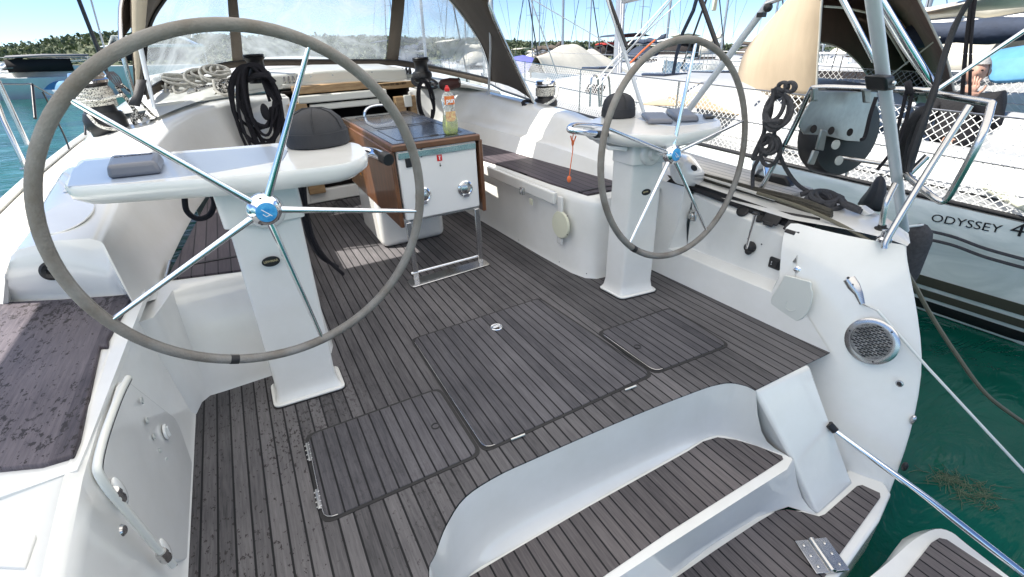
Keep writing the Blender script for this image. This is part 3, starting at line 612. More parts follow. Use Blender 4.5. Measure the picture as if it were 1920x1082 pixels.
for (x, zb, y2, zt_) in ((-1.5, .93, 6.6, 1.06), (-1.15, .96, 6.9, 1.10), (-.7, .97, 7.2, 1.14), (-.3, 1.0, 7.4, 1.16), (.15, 1.0, 7.5, 1.15), (.6, .97, 7.4, 1.10), (1.1, .90, 7.1, 1.02), (1.45, .82, 6.8, .93)):
    y0 = YB+.10 if abs(x) < 1 else YB-.2
    rows.append([Vector((x, y0, zb-.02)), Vector((x, y0+.01, zb+.0)), Vector((x, y0+.5, zb+.03)), Vector((x, y2, zt_))])
obj('cabin_top', MB().grid(rows), 'gel2', boat, ang=50)
obj('cabin_side', MB().grid([[Vector((1.45, YB-.2, .82)), Vector((1.55, YB-.2, .55))], [Vector((1.45, 6.8, .93)), Vector((1.6, 6.8, .6))]]).grid([[Vector((-1.5, YB-.2, .93)), Vector((-1.62, YB-.2, .80))], [Vector((-1.5, 6.6, 1.06)), Vector((-1.62, 6.6, .6))]]), 'gel', boat)
mb = MB(); pts = [Vector((-.75, YB+.14, .99)), Vector((-.1, YB+.12, 1.045)), Vector((.3, YB+.12, 1.04)), Vector((.75, YB+.14, 1.0))]
mb.prism([Vector((-.70, YB+.12, .96)), Vector((.66, YB+.12, .955)), Vector((.66, YB+.12, 1.055)), Vector((-.02, YB+.12, 1.085)), Vector((-.70, YB+.12, 1.07))], (0, .9, .02))
gar = obj('sliding_hatch_garage', mb, 'gel2', boat, bevel=.02, seg=3)
for x in (-.28, -.18, .0, .2, .34): obj('screw', MB().lathe((x, YB+.118, 1.045), [(.006, 0), (.005, .003), (.001, .003)], ax=(0, -1, 0), n=8), 'steel', gar)
# low moulded spray rim of the port coaming forward (instrument of the cream ramp seen under the hood)
obj('coaming_ramp', MB().grid([[P(265,232,y=3.9), P(330,205,y=4.2), P(400,180,y=4.6)], [P(280,190,y=4.6), P(330,178,y=4.8), P(420,150,y=5.0)], [P(300,165,y=5.0), P(350,150,y=5.2), P(430,135,y=5.3)]]), 'gel2', boat)
# --- grille, speaker cover, switch panel, knobs on the starboard wing
def onwing(u, v, x): return P(u, v, x=x)
gc = P(1634,640,x=1.275); nrm = Vector((-1, -.12, .22)).normalized()
ux = Vector((0, -1, -.05)); ux = (ux-nrm*ux.dot(nrm)).normalized(); uy = nrm.cross(ux)*-1
if uy.z < 0: uy = -uy
gm = MB().lathe(gc, [(.099, -.004), (.099, .003), (.094, .006), (.076, .006)], ax=nrm, n=40, capends=False)
grille = obj('vent_grille', gm, 'steel', boat)
obj('vent_plate', MB().lathe(gc+nrm*.0035, [(.078, 0), (.001, .0)], ax=nrm, n=36), 'steel', grille)
gs = MB()
for j in range(-8, 9):
    for i in range(-4, 5):
        px_, py_ = (i+(.5 if j % 2 else 0))*.0235, j*.0088
        if math.hypot(abs(px_)+.006, py_) > .072: continue
        a = gc+nrm*.0052+ux*px_+uy*py_; gs.add(*[(lambda o: [o+ux*q.x+uy*q.y for q in [Vector((.0095*math.cos(t)+(.0 if abs(math.cos(t)) < .1 else 0), .0028*math.sin(t), 0)) if 0 else Vector((math.copysign(.0065, math.cos(t))+.0028*math.cos(t), .0028*math.sin(t), 0)) for t in [k*math.pi/5+.3 for k in range(10)]]])(a), [tuple(range(10))]])
obj('vent_slots', gs, 'black', grille, smooth=False)
for a in (0, 2.1, 4.2): obj('screw', MB().lathe(gc+nrm*.006+(ux*math.cos(a+1)+uy*math.sin(a+1))*.086, [(.004, 0), (.003, .0015), (.001, .0015)], ax=nrm, n=8), 'black', grille)
cov = [P(*q, x=1.222) for q in [(1474,515),(1524,528),(1523,540),(1527,548)]]+spline([P(*q, x=1.222) for q in [(1527,548),(1524,566),(1518,583),(1505,598),(1484,605),(1466,600),(1452,586),(1448,568),(1452,552),(1462,538)]], 3)[1:]
cv = obj('shower_cover', MB().prism([p+nrm*.006 for p in rounded(cov, .01, 2)], nrm*.010), 'cover', boat, bevel=.004, seg=3)
cc = P(1486,572,x=1.222)+nrm*.017; obj('cover_ring', MB().tube([cc+ux*.026*math.cos(a*.3)+uy*.026*math.sin(a*.3) for a in range(21)], .0012, 6, closed=True), 'cover', cv)
c = P(1495,505,x=1.262); obj('filler_knob', MB().lathe(c, [(.017, 0), (.016, .006), (.011, .008), (.010, .016), (.001, .018)], ax=nrm, n=24), 'chrome', boat)
c = P(1453,494,x=1.305); pnl = obj('switch_panel', MB().box(c, (.016, .062, .058)), 'black', boat, bevel=.008, seg=3)
obj('switch_face', MB().box(c+Vector((-.008, 0, 0)), (.004, .046, .042)).box(c+Vector((-.011, -.012, .004)), (.006, .016, .028)), 'rubber', pnl, bevel=.002)
obj('switch_mark', MB().box(c+Vector((-.0105, .012, .006)), (.001, .003, .008)).box(c+Vector((-.0105, .012, -.006)), (.001, .003, .006)), 'inkw', pnl, smooth=False)
for (u, v) in ((1402,448), (1428,458), (1394,473), (1419,483)):
    obj('screw', MB().lathe(P(u, v, x=1.312), [(.004, 0), (.003, .002), (.001, .002)], ax=(-1, 0, .1), n=8), 'black', boat)
c = P(1299,404,x=1.31); sk = obj('shore_socket', MB().box(c, (.012, .05, .062)), 'steel', boat, bevel=.006); obj('socket_cap', MB().lathe(c+Vector((-.006, 0, 0)), [(.019, 0), (.02, .012), (.016, .018), (.001, .018)], ax=(-1, 0, 0), n=20).box(c+Vector((-.022, 0, 0)), (.008, .01, .034)), 'steel', sk, bevel=.002)
for (u, v, x) in ((1687,719,1.30), (1595,905,1.2)):
    c = P(u, v, x=x)
    if u == 1687: obj('drain_hole', MB().lathe(c, [(.014, 0), (.014, .005), (.009, .006), (.008, .001), (.001, .001)], ax=(-1, -.1, .15), n=20), 'steel', boat); obj('drain_hole', MB().lathe(c+Vector((-.002, 0, 0)), [(.0085, 0), (.001, 0.001)], ax=(-1, -.1, .15), n=16), 'black', boat)
for (u, v, x, zz) in ((1709,783,1.345, 1), (1630,1012,1.22, 1), (1694,870,1.30, 0)):
    c = P(u, v, x=x); obj('edge_fitting', MB().ball(c+Vector((-.01, -.01, 0)), (.012, .012, .024)), 'steel' if zz else 'black', boat)
# seat box fittings
c = P(984,357,x=.672); obj('seat_clasp', MB().box(c+Vector((-.02, 0, 0)), (.02, .04, .045)).box(c+Vector((-.032, 0, 0)), (.006, .018, .03)), 'steel', boat, bevel=.003)
c = P(998,378,x=.68); obj('clasp_plate', MB().box(c+Vector((-.008, 0, 0)), (.006, .035, .04)), 'ivory', boat, bevel=.002)
c = P(1054,421,x=.708); sp_ = obj('speaker', MB().lathe(c+Vector((-.006, 0, 0)), [(.083, 0), (.083, .006), (.077, .012), (.001, .014)], ax=(-1, -.05, .05), n=40), 'ivory', boat)
for (u, v) in ((1041,402), (1064,405), (1064,440), (1044,437)): obj('screw', MB().lathe(P(u, v, x=.694), [(.004, 0), (.003, .003), (.001, .003)], ax=(-1, 0, 0), n=8), 'black', sp_)
for (u, v, x) in ((973,450,.69), (1049,491,.72), (1100,513,.745)): obj('screw', MB().lathe(P(u, v, x=x), [(.004, 0), (.003, .003), (.001, .003)], ax=(-1, 0, 0), n=8), 'steel', boat)
# ================================================================ FITTINGS ON BOARD
ZV = Vector((0, 0, 1))
# --- steering wheels
def wheel_mats(a, b):
    n = Vector((math.sin(b)*math.cos(a), math.cos(b)*math.cos(a), math.sin(a))); ex = n.cross(ZV).normalized(); ez = ex.cross(n)
    return Matrix((ex, n, ez)).transposed().to_4x4()
RW = .46
def make_wheel(loc, a, b, spokes, label, tape):
    t = thing('steering_wheel', label, 'steering wheel', loc, group='ship wheels at the twin helms'); t.matrix_world = B4 @ Matrix.Translation(Vector(loc)) @ wheel_mats(R(a), R(b))
    ORG[t.name] = Vector((0, 0, 0))
    rim = [Vector((RW*math.cos(k*2*math.pi/96), 0, RW*math.sin(k*2*math.pi/96))) for k in range(96)]
    ro = obj('rim', MB().tube(rim, .0138, 14, closed=True), 'wheelgrey', t, ang=180)
    st = [Vector(((RW-.0138)*math.cos(k*2*math.pi/96), .0, (RW-.0138)*math.sin(k*2*math.pi/96))) for k in range(96)]
    obj('seam_stitching', MB().tube(st, .0022, 6, closed=True), 'wheelgrey', ro)
    for an in tape:
        q = [Vector((RW*math.cos(R(an+d)), 0, RW*math.sin(R(an+d)))) for d in (-1.4, -.5, .5, 1.4)]
        obj('tape_band', MB().tube(q, .0150, 14), 'rubber', ro)
    h = Vector((0, .04, 0))
    wm4 = wheel_mats(R(a), R(b)).to_3x3(); nn_ = wm4 @ Vector((0, 1, 0)); C0 = Vector(loc)
    sp_an = []
    for (u, v) in spokes:
        dr = M3 @ ray(u, v); q = CAM+dr*((C0-CAM).dot(nn_)/dr.dot(nn_)); q = wm4.transposed() @ (q-C0); sp_an.append(math.degrees(math.atan2(q.z, q.x)))
    for k in sp_an:
        d = Vector((math.cos(R(k)), 0, math.sin(R(k)))); a_ = h+d*.035; e_ = d*(RW-.012)
        obj('spoke', MB().tube([a_, a_.lerp(e_, .12), a_.lerp(e_, .3), a_.lerp(e_, .97), e_], [.0105, .0095, .0085, .0062, .0055], 12), 'chrome', t)
    hb = obj('hub', MB().lathe(h+Vector((0, .028, 0)), [(.028, 0), (.040, .004), (.046, .014), (.046, .030), (.042, .040), (.036, .046), (.029, .048), (.028, .050)], ax=(0, -1, 0), n=40), 'chrome', t, ang=60)
    obj('hub_emblem', MB().lathe(h+Vector((0, -.022, 0)), [(.0275, 0), (.0275, .002), (.02, .004), (.001, .005)], ax=(0, -1, 0), n=32), 'blue', hb)
    em = textmesh('⚓', .02) if 0 else MB().tube([h+Vector((-.012, -.0275, .012)), h+Vector((.011, -.0275, -.011))], .0013, 6).tube([h+Vector((-.011+.0, -.0275, -.002)), h+Vector((-.004, -.0275, -.010)), h+Vector((.006, -.0275, -.008))], .001, 6)
    obj('emblem_mark', em, 'inkw', hb)
    for k in range(5):
        an = R(sp_an[0]+36+72*k); obj('screw', MB().lathe(h+Vector((.0385*math.cos(an), -.014, .0385*math.sin(an))), [(.0035, 0), (.003, .002), (.001, .002)], ax=(0, -1, 0), n=8), 'black', hb)
    return t
LW = make_wheel((-.819, 1.44, .887), 4.6, -7.4, [(125,183),(213,598),(607,640),(781,396),(578,92)], 'large grey leather rimmed steering wheel at the left helm, nearest the camera', [245])
RW_ = make_wheel((.852, 1.547, .798), -5.9, -3.4, [(1398,224),(1305,78),(1150,245),(1177,462),(1312,398)], 'grey leather rimmed steering wheel at the right helm beside the engine lever', [233])
# --- helm pedestals
def make_pedestal(loc, aft, label, s, zt, pod, inset, lip, zb):
    t = thing('helm_pedestal', label, 'helm pedestal', loc, group='white steering pedestals')
    (ax0, ay0), (ax1, ay1), (bx1, by1), (bx0, by0), (tx0, tx1) = aft
    base = [Vector((ax0-.025, ay0-.03, .004)), Vector((ax1+.025, ay1-.03, .004)), Vector((bx1+.025, by1+.02, .004)), Vector((bx0-.025, by0+.02, .004))]
    obj('base_gasket', MB().prism(rounded([p+(p-Vector(((ax0+ax1)/2, (ay0+by0)/2, .004))).normalized()*.005 for p in base], .03), (0, 0, -.004)), 'rubber', t, smooth=False)
    rb = rounded(base, .03)
    obj('base_flange', MB().prism([p+Vector((0, 0, .010)) for p in rb], (0, 0, -.010)), 'gel', t, bevel=.003)
    rows = []
    for z, k, c_ in ((.008, -.018, 0), (.03, -.006, 0), (.07, 0, 0), (zt*.5, 0, .5), (zt, 0, 1)):
        dx0, dx1 = (tx0-ax0)*c_, (tx1-ax1)*c_
        P4 = [Vector((ax0+dx0+k, ay0+k, z)), Vector((ax1+dx1-k, ay1+k, z)), Vector((bx1+dx1-k, by1-k, z)), Vector((bx0+dx0+k, by0-k, z))]
        r_ = rounded(P4, .016, 3); rows.append(r_+[r_[0]])
    obj('column', MB().grid(rows), 'gel', t, ang=50)
    col = [Vector((tx0-.014, ay0-.014, 0)), Vector((tx1+.014, ay1-.014, 0)), Vector((tx1+.014, by1+.014, 0)), Vector((tx0-.014, by0+.014, 0))]
    obj('collar', MB().prism([p+Vector((0, 0, zb+.035)) for p in rounded(col, .02, 3)], (0, 0, zt-.08-zb)), 'gel', t, bevel=.004)
    pts = [P(u, v, z=zb+.09) for u, v in pod]; cen = sum(pts, Vector())/len(pts); pts = rounded(pts, .06, 3)
    rows = [[p.copy() for p in pts], [cen+(p-cen)*1.0+Vector((0, 0, -.012))+(p-cen).normalized()*.006 for p in pts], [p+Vector((0, 0, -.042)) for p in pts], [cen+(p-cen)*.94+Vector((0, 0, -.060)) for p in pts]]
    rows = [[cen+Vector((0, 0, 0))+(p-cen)*.02 for p in pts]]+rows+[[cen+(p-cen)*.02+Vector((0, 0, -.060)) for p in pts]]
    po = obj('instrument_pod', MB().grid([r_+[r_[0]] for r_ in rows]), 'gel', t, ang=50)
    obj('pod_top', MB().prism([P(u, v, z=zb+.092) for u, v in inset], (0, 0, -.005)), 'podreflect', po, bevel=.002)
    return t, po
LP, LPod = make_pedestal((-.85, 1.87, 0), ((-.965, 1.815), (-.735, 1.80), (-.735, 1.925), (-.965, 1.94), (-.945, -.715)), 'white helm pedestal with the wide instrument pod behind the left wheel', 1, .80,
    [(118,352),(400,334),(580,316),(655,306),(690,288),(672,268),(600,262),(330,284),(150,298)], [(126,349),(136,318),(158,302),(300,290),(510,274),(540,282),(530,300),(380,326),(250,340)], None, .86)
RP, RPod = make_pedestal((.86, 1.85, 0), ((.775, 1.765), (.958, 1.735), (.975, 1.87), (.76, 1.90), (.785, .955)), 'slimmer looking white helm pedestal behind the right wheel, by the starboard seat', 1, .765,
    [(1092,238),(1170,252),(1260,254),(1352,238),(1350,224),(1310,212),(1200,210),(1112,222)], [(1196,222),(1225,232),(1262,236),(1312,232),(1345,226),(1318,215),(1240,213)], None, .79)
for (pd, hub, face, nm) in ((LP, (-.82, 1.49, .888), (-.82, 1.80, .80), 'l'), (RP, (.855, 1.60, .795), (.865, 1.74, .775), 'r')):
    h, f_ = Vector(hub), Vector(face); d = (h-f_); 
    mo = MB().lathe(f_+Vector((0, .01, 0)), [(.062, 0), (.062, .02), (.055, .028), (.035, .03), (.03, .05)], ax=(0, -1, .02), n=32)
    so_ = obj('shaft_housing', mo, 'gel', pd, ang=50)
    obj('wheel_shaft', MB().tube([f_+Vector((0, -.02, 0)), h], .014, 14), 'chrome', so_)
c = P(508,490,y=1.795); bd = obj('maker_badge', MB().lathe(c, [(.030, 0), (.030, .003), (.001, .004)], ax=(0, -1, 0), n=32, sx=.62, ref=(0, 0, 1)), 'black', LP)
obj('badge_lettering', textmesh('LEWMAR', .0115, origin=c+Vector((0, -.005, .002)), bold=.0003), 'gold', bd, smooth=False)
c = P(1211,360,y=1.752); bd = obj('maker_badge', MB().lathe(c, [(.026, 0), (.026, .003), (.001, .004)], ax=(-.19, -1, 0), n=32, sx=.62, ref=(0, 0, 1)), 'black', RP)
obj('badge_lettering', textmesh('LEWMAR', .0105, origin=c+Vector((0, -.005, .002)), bold=.0003), 'gold', bd, smooth=False)
# compass hoods
def compass_hood(u, v, z, r, h, label):
    c = P(u, v, z=z); t = thing('compass_hood', label, 'compass cover', c, group='black fabric compass covers')
    obj('hood_cap', MB().lathe(c, [(r, .0), (r*1.02, .012), (r*.985, .4*h), (r*.96, .46*h), (r*.86, .70*h), (r*.64, .88*h), (r*.35, .975*h), (r*.12, h), (.001, h*1.003)], n=36), 'blackfab', t, ang=60)
    obj('hood_band', MB().lathe(c+Vector((0, 0, .0)), [(r*1.035, .0), (r*1.04, .01), (r*1.02, .37*h), (r*1.0, .38*h)], n=36, capends=False), 'blackfab', t)
    for k in range(6):
        a = k*math.pi/3+.3; q = [c+Vector((rr*math.cos(a), rr*math.sin(a), hh)) for rr, hh in ((r*.985, .42*h), (r*.875, .70*h), (r*.65, .885*h), (r*.35, .985*h), (0, h*1.01))]
        obj('hood_seam', MB().tube(q, .0022, 6), 'blackfab', t)
    return t
compass_hood(598, 268, .955, .113, .128, 'black domed compass cover on the left instrument pod')
compass_hood(1159, 217, .885, .088, .115, 'small black domed compass cover on the right instrument pod')
# instruments under their grey sun covers
def instr(corn, z, hgt, label, txt=None, m='grey'):
    p = [P(u, v, z=z) for u, v in corn]; cen = sum(p, Vector())/4
    t = thing('plotter_cover', label, 'instrument cover', cen, group='grey instrument sun covers')
    top = [cen+(q-cen)*.90+Vector((0, 0, hgt)) for q in p]
    mb = MB(); mb.add(p+top, [(0, 1, 2, 3), (7, 6, 5, 4), (0, 4, 5, 1), (1, 5, 6, 2), (2, 6, 7, 3), (3, 7, 4, 0)]); b_ = obj('cover_shell', mb, m, t, bevel=.012, seg=3)
    if txt:
        ax = (p[1]-p[0]).normalized(); up = (p[3]-p[0]); L_ = (p[1]-p[0]).length
        obj('cover_lettering', textmesh(txt, L_*.11, origin=sum(top, Vector())/4+Vector((0, 0, .001))+up.normalized()*up.length*.2, ax=ax, up=up, sx=1.25), 'ink', b_, smooth=False)
    return t
instr([(203,337),(305,326),(311,305),(212,312)], .953, .040, 'grey plotter cover with embossed lettering on the left instrument pod', 'RAYMARINE')
instr([(1214,233),(1264,233),(1246,217),(1200,217)], .883, .022, 'flat grey instrument cover next to the compass on the right pod')
instr([(1268,230),(1312,229),(1290,213),(1246,213)], .883, .030, 'thicker grey plotter cover in the middle of the right pod')
instr([(1322,224),(1340,223),(1334,217),(1316,218)], .883, .012, 'tiny dark display cover at the outboard end of the right pod', None, 'black')
# pod grab rails
t = thing('pod_grab_rail', 'thick chrome grab rail with black end plug at the left instrument pod', 'grab rail', P(690,290,y=2.0), group='chrome pod rails')
obj('rail', MB().tube(spline([P(640,288,y=2.10), P(670,284,y=2.08), P(700,287,y=2.02), P(722,296,y=1.9)], 5), .021, 14, flat=.8), 'chrome', t)
obj('end_plug', MB().tube([P(719,295,y=1.91), P(729,300,y=1.87)], [.024, .023], 16), 'black', t)
t = thing('pod_grab_rail', 'chrome loop grab rail holding an orange cord at the right pod', 'grab rail', P(1075,245,y=1.9), group='chrome pod rails')
obj('rail', MB().tube(spline([P(1150,252,y=1.86), P(1110,250,y=1.78), P(1073,245,y=1.76), P(1068,240,y=1.80), P(1078,235,y=1.86), P(1110,236,y=1.95), P(1140,240,y=2.0)], 5), .0135, 12), 'chrome', t)
obj('end_plug', MB().tube([P(1117,252,y=1.79), P(1136,252,y=1.82)], .017, 14), 'black', t)
cd_ = [P(1077,243,y=1.78), P(1073,262,y=1.78), P(1074,280,y=1.78), P(1070,310,y=1.78), P(1068,328,y=1.78)]
single('lanyard', MB().tube(spline(cd_, 4), .0022, 6).tube([P(1070,255,y=1.77), P(1074,272,y=1.78), P(1080,255,y=1.77)], .003, 6).ball(P(1067,336,y=1.78), (.010, .010, .016)).ball(P(1074,268,y=1.78), (.006, .006, .014)), 'orange', 'thin orange and grey lanyard dangling from the right chrome loop', 'lanyard', cd_[0])
single('pod_underside_tray', MB().prism([P(u, v, z=.79) for u, v in ((1120,258),(1178,278),(1176,284),(1140,282),(1108,262))], (0, 0, .02)), 'gel', 'small white tray moulding under the right instrument pod', 'tray', P(1150,270,z=.79), bevel=.004)
# autopilot / steering cowl outboard of the right pedestal
c0 = P(1290,318,y=1.85); t = thing('helm_seat_cowl', 'white rounded cowl with black oval port beside the right pedestal', 'cowl', c0)
obj('cowl_shell', MB().grid([[P(1262,345,y=1.9), P(1250,310,y=1.95), P(1262,290,y=2.0), P(1285,286,y=2.05), P(1300,292,y=2.1)], [P(1278,348,y=1.82), P(1276,318,y=1.80), P(1283,300,y=1.84), P(1296,298,y=1.92), P(1308,306,y=2.0)], [P(1300,350,y=1.85), P(1303,335,y=1.83), P(1308,325,y=1.85), P(1316,322,y=1.9), P(1322,324,y=1.96)], [P(1310,352,y=1.95), P(1318,345,y=1.95), P(1324,338,y=1.97), P(1328,334,y=2.0), P(1330,332,y=2.05)]]), 'gel', t, sub=2, solid=.01)
obj('oval_port', MB().lathe(P(1301,315,y=1.83), [(.020, 0), (.020, .004), (.001, .006)], ax=(-.4, -1, .3), n=24, sx=.7), 'black', t)
# --- engine control
c = P(1408,463,x=1.31); t = thing('engine_control', 'chrome throttle lever with black knob on the right cockpit wall', 'throttle lever', c)
obj('base_boot', MB().lathe(c, [(.030, 0), (.026, .012), (.020, .03), (.012, .035)], ax=(-1, 0, .1), n=20).ball(c+Vector((-.02, -.005, -.018)), .018), 'rubber', t)
e_ = P(1417,402,x=1.22); obj('lever', MB().tube([c+Vector((-.03, 0, .0)), c.lerp(e_, .5)+Vector((-.02, 0, 0)), e_], [.007, .0065, .0085], 12), 'chrome', t)
obj('knob', MB().ball(e_+Vector((0, 0, .004)), (.017, .017, .008)), 'black', t)
# --- cockpit table
TX0, TX1, TY0, TY1, TZ = -.125, .345, 2.60, 3.86, .803
t = thing('cockpit_table', 'drop leaf cockpit table with white box body, varnished leaves and steel legs', 'table', (.12, 3.2, 0))
mb = MB(); mb.box(((TX0+TX1)/2, TY0+.30, .575), (TX1-TX0, .60, .40)); bd = obj('table_box', mb, 'white', t, bevel=.012, seg=3)
mb = MB(); mb.box(((TX0+TX1)/2-.03, 3.46, .21), (TX1-TX0-.0, .56, .42)); obj('table_base', mb, 'gel', t, bevel=.05, seg=4)
mb = MB(); mb.box(((TX0+TX1)/2, 3.5, .60), (TX1-TX0-.01, .66, .36)); obj('table_core', mb, 'wood', t, bevel=.004)
mb = MB(); mb.box(((TX0+TX1)/2, (TY0+TY1)/2, TZ-.018), (TX1-TX0+.05, TY1-TY0+.03, .036)); tt = obj('table_top', mb, 'wood', t, bevel=.008, seg=3)
mb = MB(); mb.box(((TX0+TX1)/2, (TY0+TY1)/2-.0, TZ+.001), (TX1-TX0+.02, TY1-TY0-.02, .006)); tp_ = obj('dark_panel', mb, 'tabletop', tt, bevel=.002)
def rect_line(x0, x1, y0, y1, z, r=.0022):
    q = rounded([Vector((x0, y0, z)), Vector((x1, y0, z)), Vector((x1, y1, z)), Vector((x0, y1, z))], .02, 3); return MB().tube(q, r, 6, closed=True)
obj('panel_groove', rect_line(TX0+.04, TX1-.04, TY0+.09, TY0+.52, TZ+.004), 'ink', tt); obj('panel_groove', rect_line(TX0+.05, TX1-.05, TY0+.58, TY1-.12, TZ+.004), 'ink', tt)
obj('finger_pull', MB().box((TX0+.26, TY0+.10, TZ+.006), (.05, .02, .006)), 'ink', tt, bevel=.002)
for s_, x in ((-1, TX0-.022), (1, TX1+.030)):
    lf = MB(); lf.box((x, (TY0+TY1)/2, .555), (.024, TY1-TY0, .43)); obj('drop_leaf', lf, 'wood', t, bevel=.006, seg=3)
obj('steel_trim', MB().box(((TX0+TX1)/2, TY0-.004, .742), (TX1-TX0-.01, .008, .035)), 'steel', bd, bevel=.002)
obj('steel_trim', MB().box(((TX0+TX1)/2, TY0-.002, .375), (TX1-TX0-.02, .006, .012)), 'steel', bd)
for x in (TX0+.008, TX1-.03): obj('leg', MB().box((x, TY0-.012, .19), (.034, .012, .36)), 'steel', t, bevel=.003)
fp = rounded([Vector((TX0-.05, TY0-.105, .007)), Vector((TX1+.01, TY0-.07, .007)), Vector((TX1+.01, TY0+.03, .007)), Vector((TX0-.05, TY0+.0, .007))], .02, 3)
obj('foot_plate', MB().prism([p+Vector((0, 0, .004)) for p in fp], (0, 0, -.008)), 'steel', t, bevel=.003)
obj('foot_bar', MB().tube([Vector((TX0-.02, TY0-.012, .055)), Vector((TX1-.01, TY0-.0, .055))], .008, 10), 'chrome', t)
for u, v in ((793,366), (872,353)):
    c = P(u, v, y=TY0-.003); l_ = obj('ring_latch', MB().lathe(c, [(.046, 0), (.047, .005), (.040, .010), (.034, .007)], ax=(0, -1, 0), n=36, capends=False), 'chrome', bd)
    obj('latch_dish', MB().lathe(c, [(.036, .004), (.030, .016), (.015, .022), (.001, .022)], ax=(0, -1, 0), n=28), 'steel', l_); obj('latch_lip', MB().box(c+Vector((0, -.008, -.040)), (.038, .012, .022)), 'chrome', l_, bevel=.003)
c = P(766,305,y=TY0-.003); obj('power_socket', MB().box(c, (.034, .012, .052)), 'black', bd, bevel=.004)
for u, v in ((790,281), (790,293)): obj('screw', MB().lathe(P(u, v, y=TY0-.002), [(.006, 0), (.005, .004), (.001, .004)], ax=(0, -1, 0), n=10), 'black', bd)
c = P(824,296,y=TY0-.002); sg = obj('extinguisher_sign', MB().box(c, (.030, .002, .034)), 'red', bd, smooth=False)
obj('sign_pictogram', MB().box(c+Vector((.0, -.0015, -.002)), (.006, .001, .018)).tube([c+Vector((0, -.002, .008)), c+Vector((.006, -.002, .011)), c+Vector((.008, -.002, .003))], .001, 6).box(c+Vector((-.003, -.0015, .010)), (.008, .001, .003)), 'inkw', sg, smooth=False)
obj('sign_arrow', MB().box(c+Vector((0, -.0, -.034)), (.003, .002, .012)).prism([c+Vector((-.006, -.001, -.040)), c+Vector((.006, -.001, -.040)), c+Vector((0, -.001, -.050))], (0, -.001, 0)), 'ink', sg, smooth=False)
obj('grab_bow', MB().tube(spline([P(684,222,y=3.78), P(685,208,y=3.78), P(698,199,y=3.78), P(722,197,y=3.78), P(738,202,y=3.78), P(744,217,y=3.78)], 4), .011, 12), 'chrome', t)
single('strap', MB().prism([P(650,235,y=3.88), P(659,233,y=3.88), P(665,262,y=3.9), P(657,262,y=3.9)], (0, .004, 0)), 'yellow', 'yellow orange webbing strap by the far left corner of the table', 'strap', P(655,245,y=3.88), smooth=False)
single('strap', MB().tube([P(662,300,y=3.55), P(672,318,y=3.5), P(682,334,y=3.45)], .012, 6, flat=.3), 'yellow', 'orange strap end poking out below the table leaf', 'strap', P(670,315,y=3.5))
single('deck_hose', MB().tube(spline([P(652,385,z=.02), P(640,375,z=.03), P(630,378,z=.02), P(620,395,z=.02)], 5), .006, 8), 'black', 'thin black cable end on the sole ahead of the table', 'cable', P(640,380,z=.02))
# dish soap bottle
c = P(846,251,z=TZ+.004); t = thing('soap_bottle', 'clear waisted dish soap bottle with red cap and green liquid on the table', 'bottle', c)
bh = .265; prof = [(.030, 0), (.042, .006), (.046, .04), (.045, .07), (.036, .115), (.033, .135), (.038, .165), (.041, .185), (.037, .205), (.026, .218), (.014, .226), (.013, .232)]
obj('bottle_body', MB().lathe(c, prof, n=32, sx=.62, ref=(0, 1, 0)), 'bottle', t, ang=60)
obj('liquid', MB().lathe(c+Vector((0, 0, .003)), [(.028, 0), (.040, .006), (.043, .04), (.042, .07), (.036, .10)], n=28, sx=.6, ref=(0, 1, 0)), 'soap', t, ang=60)
obj('cap', MB().lathe(c, [(.0145, .228), (.0145, .243), (.010, .247), (.007, .257), (.001, .259)], n=20), 'red', t)
def lab(z0, z1, rx, m, nm, par):
    rows = [[c+Vector((rx*math.sin(a)*.93*1.04, -rx*math.cos(a)*.62*1.06, z)) for a in [i*.16-.8 for i in range(11)]] for z in (z0, (z0+z1)/2, z1)]
    return obj(nm, MB().grid(rows), m, par)
MT['labelred'] = mat('label_red_orange', (.70, .10, .03), .4, col2=(.80, .40, .10), vscale=30)
MT['labelmix'] = mat('label_fruit_print', (.85, .75, .35), .4, col2=(.55, .12, .10), vscale=70)
l1 = lab(.160, .205, .0425, 'labelred', 'neck_label', t); l2 = lab(.072, .125, .042, 'labelmix', 'front_label', t)
obj('label_lettering', textmesh('pur', .034, origin=c+Vector((0, -.029, .181)), bold=.0012), 'inkw', l1, smooth=False)
